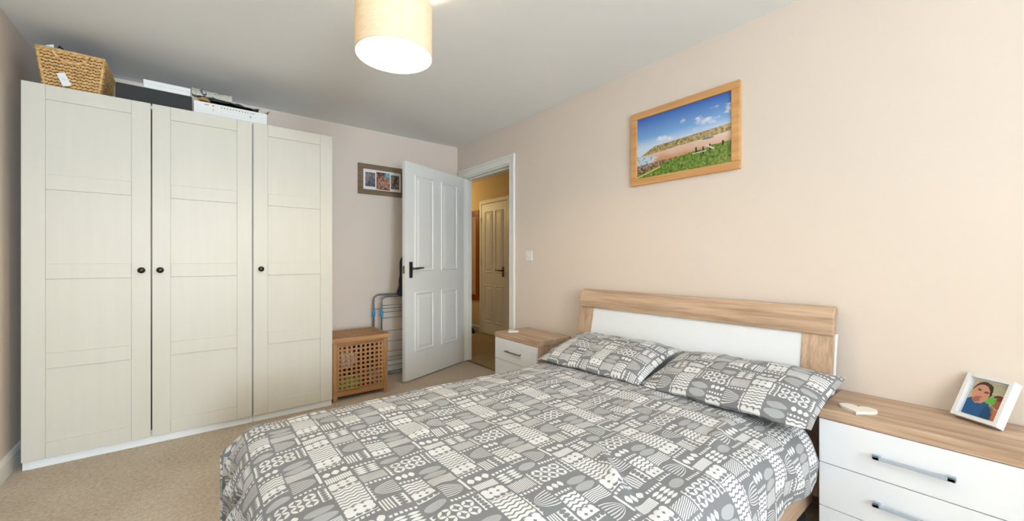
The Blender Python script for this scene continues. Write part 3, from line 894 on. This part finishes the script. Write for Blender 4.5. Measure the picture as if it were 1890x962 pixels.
lo = bpy.data.objects.new('lamp_bulb_light', d); S.collection.objects.link(lo); lo.location = (LXc, LYc, LZ0 + 0.045)

# ------------------------------------------------------------------ laundry hamper
TEAK = wood('oiled_acacia', (150, 104, 64), (196, 150, 102), 0, 0.5, 1.4)
TEAKZ = wood('oiled_acacia_upright', (150, 104, 64), (196, 150, 102), 2, 0.5, 1.4)
TEAKY = wood('oiled_acacia_along_y', (150, 104, 64), (196, 150, 102), 1, 0.5, 1.4)
hm = empty('laundry_hamper', (1.024, 3.212, 0)); tag(hm, 'wooden lattice laundry hamper with slatted lid beside the narrow wardrobe', 'laundry hamper')
hx0, hx1, hd_, hz = -0.214, 0.214, 0.37, 0.455
for x in (hx0, hx1 - 0.034):
    for y in (0.0, hd_ - 0.034):
        box('corner_post', TEAKZ, hm, x, x + 0.034, y, y + 0.034, 0, hz, 0.003)
fx0, fx1 = hx0 + 0.034, hx1 - 0.034
fz0, fz1 = 0.082, 0.425
def shared(name, me, mat, parent, loc):
    o = bpy.data.objects.new(name, me); S.collection.objects.link(o); o.parent = parent; o.location = loc
    if not me.materials: me.materials.append(mat)
    return o
def boxmesh(name, x, y, z):
    b = B().box(0, x, 0, y, 0, z); bmesh.ops.recalc_face_normals(b.bm, faces=b.bm.faces)
    me = bpy.data.meshes.new(name); b.bm.to_mesh(me); b.bm.free(); return me
pitch = (fx1 - fx0) / 10; sw_ = pitch * 0.46
vs1 = boxmesh('upright_slat', sw_, 0.009, fz1 - fz0)
for k in range(11):
    x = fx0 + k * pitch - sw_ / 2
    if k == 0: x = fx0
    if k == 10: x = fx1 - sw_
    shared('upright_slat', vs1, TEAKZ, hm, (x, 0.010, fz0))
pz = (fz1 - fz0) / 10; sh_ = pz * 0.42
hs1 = boxmesh('cross_slat', fx1 - fx0, 0.009, sh_)
for k in range(11):
    shared('cross_slat', hs1, TEAK, hm, (fx0, 0.0045 if 0 < k < 10 else 0.004, fz0 + k * pz - sh_ / 2))
box('bottom_rail', TEAK, hm, fx0, fx1, 0.004, 0.022, 0.035, fz0, 0.002)
box('top_rail', TEAK, hm, fx0, fx1, 0.004, 0.022, fz1, hz, 0.002)
# sides and back: rails and uprights
for x in (hx0 + 0.008, hx1 - 0.022):
    box('bottom_rail', TEAKY, hm, x, x + 0.014, 0.034, hd_ - 0.034, 0.035, fz0, 0.002)
    box('top_rail', TEAKY, hm, x, x + 0.014, 0.034, hd_ - 0.034, fz1, hz, 0.002)
    for k in range(10):
        y = 0.038 + k * 0.0302
        box('upright_slat', TEAKZ, hm, x + 0.002, x + 0.011, y, y + 0.018, fz0, fz1)
box('back_panel', TEAK, hm, fx0, fx1, hd_ - 0.018, hd_ - 0.008, 0.035, hz)
box('base_panel', TEAK, hm, fx0, fx1, 0.03, hd_ - 0.035, 0.037, 0.045)
# lid: a frame with lattice
lid = B()
l0, l1, m0_, m1_ = hx0 - 0.018, hx1 + 0.018, -0.018, hd_ + 0.012
lid.box(l0, l1, m0_, m0_ + 0.034, hz, hz + 0.034); lid.box(l0, l1, m1_ - 0.034, m1_, hz, hz + 0.034)
lid.box(l0, l0 + 0.036, m0_ + 0.034, m1_ - 0.034, hz, hz + 0.034); lid.box(l1 - 0.036, l1, m0_ + 0.034, m1_ - 0.034, hz, hz + 0.034)
lid.box((l0 + l1) / 2 - 0.012, (l0 + l1) / 2 + 0.012, m0_ + 0.034, m1_ - 0.034, hz + 0.001, hz + 0.0335)
lo_ = lid.build('lid', TEAK, hm, 0.003)
lx = (l1 - l0 - 0.072) / 10; ly = (m1_ - m0_ - 0.068) / 8
ls1 = boxmesh('lid_slat', l1 - l0 - 0.072, ly * 0.36, 0.022); ls2 = boxmesh('lid_cross_slat', lx * 0.38, m1_ - m0_ - 0.068, 0.0215)
for k in range(1, 8): shared('lid_slat', ls1, TEAK, lo_, (l0 + 0.036, m0_ + 0.034 + k * ly - ly * 0.18, hz + 0.0105))
for k in range(1, 10): shared('lid_cross_slat', ls2, TEAKY, lo_, (l0 + 0.036 + k * lx - lx * 0.19, m0_ + 0.034, hz + 0.0105))
# laundry inside
def cloth_lump(name, c, r, rgb, label, seed):
    m = Mat(name + '_cotton', 0.9); f = m.noise(m.coord(), 60, 3); col = lin(rgb)
    m.base(m.ramp(f, [(0.3, tuple(k * 0.75 for k in col[:3]) + (1,)), (0.7, col)]))
    bm = bmesh.new(); bmesh.ops.create_icosphere(bm, subdivisions=4, radius=1)
    for v in bm.verts:
        k = 1 + 0.22 * noise.noise(v.co * 1.7 + Vector((seed, 0, 0))) + 0.10 * noise.noise(v.co * 5 + Vector((seed, 3, 0)))
        v.co = Vector((max(-1, min(1, v.co.x * k * 1.25)) * r[0], max(-1, min(1, v.co.y * k * 1.25)) * r[1], max(-1, min(1, v.co.z * k * 1.25)) * r[2]))
    me = bpy.data.meshes.new(name); bm.to_mesh(me); bm.free()
    o = link(name, me, m.m, None, 0, True, loc=c)
    tag(o, label, 'laundry', 'laundry inside the hamper')
    return o
cloth_lump('green_laundry', (0.945, 3.345, 0.106), (0.098, 0.095, 0.054), (84, 220, 84), 'bright green cloth at the bottom of the lattice hamper', 1)
cloth_lump('red_laundry', (1.066, 3.300, 0.077), (0.022, 0.055, 0.028), (236, 30, 30), 'small bright red cloth at the bottom of the lattice hamper', 2)
cloth_lump('white_laundry', (0.935, 3.37, 0.300), (0.072, 0.11, 0.062), (226, 226, 236), 'white cloth high in the lattice hamper towards the wardrobe', 3)
cloth_lump('dark_laundry', (0.95, 3.42, 0.197), (0.105, 0.12, 0.034), (20, 20, 24), 'dark cloth between the white and green laundry in the hamper', 4)
cloth_lump('pale_laundry', (1.155, 3.40, 0.115), (0.045, 0.12, 0.065), (214, 206, 204), 'pale cloth at the bottom right corner inside the hamper', 5)
cloth_lump('navy_laundry', (1.115, 3.42, 0.290), (0.07, 0.11, 0.10), (20, 20, 26), 'dark navy cloth above the pale laundry inside the hamper', 6)

# ------------------------------------------------------------------ folded clothes airer
STEEL = plain('grey_painted_steel', (128, 132, 138), 0.35, 0.4)
BLUEP = plain('blue_plastic', (44, 150, 206), 0.4)
ai = empty('clothes_airer', (1.62, 3.70, 0)); tag(ai, 'folded grey clothes airer with blue joints behind the open door', 'clothes airer')
def loop(x0, x1, y, z1, r):
    pts = [(x0, y, 0.012)]
    for k in range(7):
        a = math.pi - k * math.pi / 12; pts.append((x0 + r + r * math.cos(a), y, z1 - r + r * math.sin(a)))
    for k in range(7):
        a = math.pi / 2 - k * math.pi / 12; pts.append((x1 - r + r * math.cos(a), y, z1 - r + r * math.sin(a)))
    pts.append((x1, y, 0.012))
    return pts
B().tube(loop(-0.318, 0.30, 0.030, 0.765, 0.055), 0.0085, 10).build('frame_tube', STEEL, ai, smooth=True)
B().tube(loop(-0.262, 0.27, -0.020, 0.75, 0.055), 0.0085, 10).build('frame_tube', STEEL, ai, smooth=True)
for x, y in ((-0.318, 0.030), (-0.262, -0.020), (0.30, 0.030), (0.27, -0.020)):
    B().lathe([(0.013, 0), (0.0145, 0.006), (0.0145, 0.05), (0.013, 0.056)], (x, y, 0.565), 14).build('joint', BLUEP, ai, smooth=True)
for k, z in enumerate((0.665, 0.60, 0.545, 0.42, 0.225, 0.135, 0.09)):
    B().tube([(-0.262, -0.020, z), (0.27, -0.020, z)], 0.0032, 8).build('rail_wire', STEEL, ai, smooth=True)
for k, z in enumerate((0.63, 0.31, 0.16)):
    B().tube([(-0.318, 0.030, z), (0.30, 0.030, z)], 0.0032, 8).build('rail_wire', STEEL, ai, smooth=True)
B().tube([(-0.262, -0.020, 0.014), (0.27, -0.020, 0.014)], 0.011, 10).build('foot_bar', STEEL, ai, smooth=True)
B().tube([(-0.318, 0.030, 0.014), (0.30, 0.030, 0.014)], 0.011, 10).build('foot_bar', STEEL, ai, smooth=True)

# ------------------------------------------------------------------ dark garment hung behind the door
BLACKC = plain('black_cotton', (22, 22, 26), 0.9, var=0.2)
u_ = Vector((LX - HX, LY - HY, 0)).normalized(); nb = Vector((-u_.y, u_.x, 0))
if nb.y < 0: nb = -nb
def gp(i, j):
    t = i / 28 * 2 * math.pi; h = j / 26
    z = 1.20 - h * 0.44
    wd = 0.05 + 0.055 * sm(h, 0, 0.3) + 0.033 * sm(h, 0.5, 0.85) + 0.012 * math.sin(h * 23) * sm(h, 0.5, 0.9)
    th_ = 0.012 + 0.020 * sm(h, 0, 0.5)
    if j in (0, 26): wd *= 0.5; th_ *= 0.5
    along = dw - 0.128 + 0.004 + wd * math.cos(t) * (1 + 0.06 * math.sin(5 * t + h * 3))
    off = 0.040 + 0.038 + th_ * math.sin(t) + 0.004 * math.sin(along * 60 + h * 2)
    p = Vector((HX, HY, 0)) + u_ * along + nb * off
    return (p.x, p.y, z)
gar = grid('dark_garment', gp, 28, 26, BLACKC, None)
tag(gar, 'black garment hanging behind the open bedroom door', 'garment')

# ------------------------------------------------------------------ things on top of the wardrobes (z = 2.012)
WT = 2.0125
# woven basket
def straw(name, a, c):
    m = Mat(name, 0.7)
    v = m.coord(scale=(40, 40, 90)); f = m.noise(v, 1.0, 3, 0.6)
    m.base(m.ramp(f, [(0.3, lin(a)), (0.7, lin(c))])); m.bump(f, 0.4, 0.003)
    return m.m
STRAW = straw('water_hyacinth', (196, 146, 84), (245, 206, 142))
STRAWD = plain('weave_gap_shade', (70, 46, 22), 0.9, var=0.2)  # darkened shell colour, painted shade that shows between the strands
bk = empty('wicker_basket', (-0.538, 3.36, WT)); tag(bk, 'square woven straw basket with a white tag on top of the wardrobe', 'basket')
bh = 0.215
def bsz(z): k = z / bh; return 0.100 + 0.026 * k, 0.145 + 0.020 * k      # half width, half depth at height
b = B()
(w0_, d0_), (w1_, d1_) = bsz(0), bsz(bh)
def wallq(p, q, r, s_): b.bm.faces.new([b.bm.verts.new(v_) for v_ in (p, q, r, s_)])
for k_ in (0, -0.006):
    a0, c0, a1, c1 = w0_ + k_, d0_ + k_, w1_ + k_, d1_ + k_
    wallq((-a0, -c0, 0.004), (a0, -c0, 0.004), (a1, -c1, bh - 0.004), (-a1, -c1, bh - 0.004))
    wallq((a0, -c0, 0.004), (a0, c0, 0.004), (a1, c1, bh - 0.004), (a1, -c1, bh - 0.004))
    wallq((a0, c0, 0.004), (-a0, c0, 0.004), (-a1, c1, bh - 0.004), (a1, c1, bh - 0.004))
    wallq((-a0, c0, 0.004), (-a0, -c0, 0.004), (-a1, -c1, bh - 0.004), (-a1, c1, bh - 0.004))
wallq((-w0_, -d0_, 0.004), (w0_, -d0_, 0.004), (w0_, d0_, 0.004), (-w0_, d0_, 0.004))
b.build('inner_shell', STRAWD, bk)
def weave_wall(face):
    bm = bmesh.new()
    rows = 12
    for r in range(rows):
        z = 0.008 + (bh - 0.012) * (r + 0.5) / rows
        hw_, hd2 = bsz(z)
        L = hw_ if face in 'fb' else hd2
        n = 10 if face in 'fb' else 12
        step = 2 * L / n
        for k in range(-1, n):
            cx = -L + (k + 0.5 + (0.5 if r % 2 else 0)) * step + step * 0.25
            lh_ = step * 0.56; x0, x1 = max(-L, cx - lh_), min(L, cx + lh_)
            if x1 - x0 < 0.004: continue
            ring = []
            for q in range(6):
                f = q / 5; xx = x0 + (x1 - x0) * f
                prof_ = math.sin(math.pi * (0.12 + 0.76 * f))
                dep = 0.0005 + 0.010 * prof_; hh_ = 0.0016 + 0.0060 * prof_
                zz = z + (f - 0.5) * 0.007 * (1 if r % 2 else -1)
                sec = []
                for (dz, dd) in ((-hh_, 0), (-hh_ * 0.5, dep), (hh_ * 0.5, dep), (hh_, 0)):
                    o_ = dd
                    if face == 'f': p = (xx, -hd2 - o_, zz + dz)
                    elif face == 'b': p = (-xx, hd2 + o_, zz + dz)
                    elif face == 'r': p = (hw_ + o_, xx, zz + dz)
                    else: p = (-hw_ - o_, -xx, zz + dz)
                    sec.append(bm.verts.new(p))
                ring.append(sec)
            for A, C in zip(ring, ring[1:]):
                for q in range(3): bm.faces.new((A[q], A[q + 1], C[q + 1], C[q]))
    bmesh.ops.recalc_face_normals(bm, faces=bm.faces)
    me = bpy.data.meshes.new('woven_side'); bm.to_mesh(me); bm.free()
    o = link('woven_side', me, STRAW, bk, 0, True); o['kind'] = 'stuff'
for f in 'frbl': weave_wall(f)
for (sx, sy) in ((-1, -1), (1, -1), (1, 1), (-1, 1)):
    B().tube([(sx * w0_, sy * d0_, 0.004), (sx * w1_, sy * d1_, bh)], 0.0065, 8).build('corner_cord', STRAW, bk, smooth=True)
pts = [(-w1_, -d1_, bh), (w1_, -d1_, bh), (w1_, d1_, bh), (-w1_, d1_, bh)]
B().tube(pts, 0.007, 8, True).build('rim_cord', STRAW, bk, smooth=True)
hp = []
for k in range(17):
    a = math.pi * k / 16; xx = 0.066 * math.cos(a); z = bh - 0.006 - 0.056 * math.sin(a)
    hp.append((xx, -bsz(z)[1] - 0.014, z))
B().tube(hp, 0.0072, 8).build('handle', STRAW, bk, smooth=True)
tm = Mat('paper_tag', 0.7)
x, y, z = tm.xyz(tm.coord())
ln = ((z + (x * 500.0).sin() * 0.004).near(0.0, 0.0010)) * x.near(0.0, 0.008)
tm.base(tm.mix(ln * 0.6, lin((238, 238, 236)), lin((120, 120, 124))))
tg = B().box(-0.017, 0.017, -0.0008, 0.0008, -0.036, 0.036).build('tag', tm.m, bk)
tg.location = (-0.028, -0.166, 0.060); tg.rotation_euler = (math.radians(-6), math.radians(-22), 0)
cloth = cloth_lump
box_m = plain('white_paper', (232, 232, 228), 0.6)
# bits that stick out of the basket
o = B().hexa([(-0.02, -0.015, 0), (0.02, -0.015, 0), (0.02, 0.015, 0), (-0.02, 0.015, 0), (-0.024, -0.004, 0.13), (0.006, -0.004, 0.145), (0.006, 0.004, 0.145), (-0.024, 0.004, 0.13)]).build('crumpled_paper', box_m, None, 0.002, loc=(-0.618, 3.245, WT + 0.112))
tag(o, 'small white paper poking out of the woven basket', 'paper')
o = B().tube([(0, 0, 0), (0.004, 0, 0.07), (-0.004, 0, 0.135), (0.006, 0, 0.155), (0.018, 0.0, 0.142), (0.022, 0.004, 0.05)], 0.006, 8).build('black_strap', BLACKC, None, smooth=True, loc=(-0.598, 3.25, WT + 0.100))
tag(o, 'looped black strap poking out of the woven basket', 'strap')

# black storage box
BLK = plain('black_card', (44, 44, 42), 0.7, var=0.1)
bb = empty('black_storage_box', (-0.198, 3.36, WT)); tag(bb, 'black cardboard storage box between the basket and the printed carton', 'box')
b = B(); w_, d_, h_ = 0.172, 0.145, 0.108
b.box(-w_, -w_ + 0.004, -d_, d_, 0, h_); b.box(w_ - 0.004, w_, -d_, d_, 0, h_)
b.box(-w_ + 0.004, w_ - 0.004, -d_, -d_ + 0.004, 0, h_); b.box(-w_ + 0.004, w_ - 0.004, d_ - 0.004, d_, 0, h_); b.box(-w_ + 0.004, w_ - 0.004, -d_ + 0.004, d_ - 0.004, 0, 0.004)
b.build('box_body', BLK, bb, 0.001)
box('box_lid', BLK, bb, -w_ + 0.001, w_ - 0.001, -d_ + 0.001, d_ - 0.001, h_, h_ + 0.004, 0.001)
for x in (-w_ - 0.0012, w_ + 0.0002): box('label_edge', plain('torn_card_edge', (150, 120, 86), 0.8), bb, x, x + 0.001, -d_ - 0.0005, -d_ + 0.006, 0.005, h_ - 0.004)
# flat white box on the black one
wb = empty('flat_white_box', (-0.142, 3.335, WT + 0.1125)); tag(wb, 'flat white box lying on the black storage box', 'box')
box('box_body', box_m, wb, -0.108, 0.108, -0.122, 0.10, 0, 0.024, 0.001)
box('box_lid', box_m, wb, -0.1095, 0.1095, -0.1235, 0.1015, 0.024, 0.048, 0.0015)

# printed carton
pm = Mat('printed_carton', 0.6)
x, y, z = pm.xyz(pm.coord())
front = y < -0.1185
icons = (((x + 0.06) * 62.0).fr() < 0.42) * rect(x, z, -0.06, 0.09, 0.074, 0.081)
line = (rect(x, z, -0.06, 0.12, 0.036, 0.0375).mx(rect(x, z, -0.06, 0.12, 0.060, 0.0612)).mx(rect(x, z, -0.0605, -0.0595, 0.036, 0.061)))
c = pm.mix(icons * front * 0.8, lin((232, 231, 226)), lin((70, 74, 78)))
c = pm.mix(rect(x, z, 0.10, 0.128, 0.076, 0.079) * front, c, lin((90, 96, 110)))
c = pm.mix(line * front * 0.5, c, lin((150, 150, 148)))
c = pm.mix(rect(x, z, -0.145, -0.122, 0.076, 0.083) * front * 0.7, c, lin((120, 124, 120)))
c = pm.mix(ell(x, z, -0.10, 0.080, 0.007, 0.0045) * front, c, lin((236, 128, 44)))
c = pm.mix(ell(x, z, -0.10, 0.052, 0.003, 0.006) * front * 0.6, c, lin((110, 110, 110)))
c = pm.mix(ell(x, z, 0.102, 0.052, 0.004, 0.004) * front, c, lin((60, 60, 64)))
pm.base(c)
ct = empty('printed_carton', (0.181, 3.33, WT)); tag(ct, 'long white carton with small printed icons on the wardrobes', 'box')
box('carton_body', pm.m, ct, -0.198, 0.198, -0.12, 0.12, 0, 0.093, 0.001)
box('carton_flap', pm.m, ct, -0.197, 0.197, -0.119, 0.119, 0.0932, 0.0945)

def sheet(name, f, nu, nv, mat, label, cat, th=0.0015):
    o = grid(name, f, nu, nv, mat, None)
    so = o.modifiers.new('thickness', 'SOLIDIFY'); so.thickness = th; so.offset = 1
    tag(o, label, cat); return o
def film(name, rgb, rough):
    m = Mat(name, rough); v = m.coord(); f = m.noise(v, 30, 4, 0.6); c_ = lin(rgb)
    m.base(m.ramp(f, [(0.35, tuple(k * 0.5 for k in c_[:3]) + (1,)), (0.65, c_)])); m.bump(f, 0.8, 0.01); return m.m
FILM = film('black_plastic_film', (46, 46, 46), 0.22)
TOPC = WT + 0.0945
def bagf(i, j):
    a = i / 40; c_ = j / 20
    x = 0.012 + a * 0.33; y = 3.235 + c_ * 0.19
    n = noise.noise(Vector((a * 7, c_ * 4, 2.0)))
    z = TOPC + 0.004 + (0.060 - 0.024 * a) * (math.sin(math.pi * min(1, c_ * 1.1 + 0.1)) ** 0.7) * (0.55 + 0.45 * math.sin(math.pi * (0.12 + a * 0.8))) + 0.012 * max(-0.2, n)
    if a > 0.9: z += (a - 0.9) * 0.18
    return (x, y, max(z, TOPC + 0.002))
sheet('plastic_bag', bagf, 40, 20, FILM, 'crumpled black plastic bag lying on the printed carton', 'plastic bag')
BROWN = plain('brown_kraft_paper', (168, 124, 76), 0.8, var=0.1)
o = B().tube([(0, 0, 0), (0.02, -0.004, 0.008), (0.045, 0, 0.006), (0.06, 0.004, -0.004)], [0.008, 0.013, 0.012, 0.005], 9).build('brown_paper_roll', BROWN, None, smooth=True, loc=(0.005, 3.226, TOPC + 0.0145))
tag(o, 'small rolled brown paper at the left end of the plastic bag', 'paper')
o = B().hexa([(0, 0, 0), (0.03, 0, 0), (0.03, 0.06, 0.0), (0, 0.06, 0.0), (0.025, 0, 0.012), (0.055, 0.004, 0.034), (0.055, 0.06, 0.034), (0.025, 0.06, 0.012)]).build('brown_card_scrap', BROWN, None, 0.001, loc=(0.345, 3.24, TOPC + 0.0008))
tag(o, 'pointed brown card scrap at the right end of the plastic bag', 'card')
npm = Mat('newsprint', 0.8)
v = npm.coord(); f = npm.noise(v, 70, 3); x, y, z = npm.xyz(v)
cc = npm.mix(((f - 0.56) * 14.0).op('ADD', 0.0, clamp=True) * 0.6, lin((224, 222, 204)), lin((120, 118, 108)))
npm.base(npm.mix(rect(x, z, 0.012, 0.05, 2.0, 2.3) * (f > 0.5), cc, lin((92, 96, 104))))
def paperf(i, j):
    a = i / 30; c_ = j / 16
    x = -0.028 + a * 0.215; y = 3.30 + c_ * 0.14 + 0.01 * math.sin(a * 5)
    n = noise.noise(Vector((a * 5, c_ * 5, 7.0))) * 0.014
    z = TOPC + 0.088 + 0.026 * math.sin(math.pi * c_) + n + 0.012 * (1 - a)
    if c_ < 0.3: z -= (0.3 - c_) * 0.10
    return (x, y, z)
sheet('crumpled_newspaper', paperf, 30, 16, npm.m, 'crumpled pale newspaper on top of the black plastic bag', 'newspaper')

# ------------------------------------------------------------------ hall things
MAHO = wood('red_brown_wood', (120, 52, 18), (168, 84, 34), 2, 0.35)
MIR = Mat('mirror_glass', 0.02, (0.92, 0.95, 0.93, 1), 1.0).m
hmz0, hmz1, hmy0, hmy1 = 0.483, 1.853, 4.995, 5.50
mi = empty('wall_mirror', (XH1, (hmy0 + hmy1) / 2, hmz0)); tag(mi, 'tall mirror in a red-brown wooden frame on the hall wall', 'mirror')
mh, mw = hmz1 - hmz0, (hmy1 - hmy0) / 2
for y0, y1, z0, z1 in ((-mw, mw, 0, 0.085), (-mw, mw, mh - 0.085, mh), (-mw, -mw + 0.085, 0.085, mh - 0.085), (mw - 0.085, mw, 0.085, mh - 0.085)):
    box('frame_bar', MAHO, mi, -0.022, -0.0005, y0, y1, z0, z1, 0.004)
box('mirror_pane', MIR, mi, -0.010, -0.003, -mw + 0.085, mw - 0.085, 0.085, mh - 0.085)
hp_ = empty('hall_picture', (XH0, 6.92, 1.43)); tag(hp_, 'dark-framed green picture seen in the hall mirror', 'picture')
for y0, y1, z0, z1 in ((-0.19, 0.19, 0, 0.03), (-0.19, 0.19, 0.49, 0.52), (-0.19, -0.16, 0.03, 0.49), (0.16, 0.19, 0.03, 0.49)):
    box('frame_bar', BLK, hp_, 0.0005, 0.02, y0, y1, z0, z1, 0.002)
box('print', snap_mat('green_print', 9.0, [(50, 70, 40), (120, 150, 90), (190, 205, 180), (220, 226, 214), (40, 90, 60)]), hp_, 0.004, 0.01, -0.16, 0.16, 0.03, 0.49)
# a black boot by the hall wall
bt = empty('black_boot', (3.235, 5.14, 0)); tag(bt, 'black boot standing on the hall carpet below the mirror', 'boot')
RUB = plain('black_rubber', (20, 20, 22), 0.4, var=0.1)
def bootf(i, j):
    t = i / 20 * 2 * math.pi; h = j / 14
    if h < 0.35:
        k = h / 0.35; L = 0.115 - 0.055 * sm(k, 0.35, 1); c_ = -0.05 * (1 - sm(k, 0.3, 1)); wd = 0.042 - 0.004 * k
        z = 0.015 + k * 0.085
    else:
        k = (h - 0.35) / 0.65; L = 0.060 + 0.008 * k; c_ = 0.0; wd = 0.040 + 0.010 * k; z = 0.10 + k * 0.15
    return (wd * math.cos(t), c_ + L * math.sin(t), z)
grid('boot_shaft', bootf, 20, 14, RUB, bt)
B().prism([(0.046 * math.cos(t / 12 * math.pi), -0.05 + 0.12 * math.sin(t / 12 * math.pi)) for t in range(24)], 0, 0.02, lambda a, c_, t: (a, c_, t)).build('sole', RUB, bt, 0.003)

# ------------------------------------------------------------------ under the bed, by the chest
ub = B().box(-0.13, 0.11, -0.10, 0.20, 0, 0.058).build('under_bed_bag', BLACKC, None, 0.018, True, 3, (1.86, 0.62, 0.0))
tag(ub, 'flat black bag on the carpet under the bed by the chest', 'bag')
cab = B().tube([(1.66, 0.56, 0.006), (1.70, 0.52, 0.006), (1.77, 0.50, 0.006), (1.84, 0.492, 0.008), (1.90, 0.490, 0.006), (1.94, 0.490, 0.006)], 0.0045, 8).build('power_cable', plain('grey_cable', (176, 172, 166), 0.5), None, smooth=True)
tag(cab, 'thin pale cable on the floor between the bed and chest', 'cable')
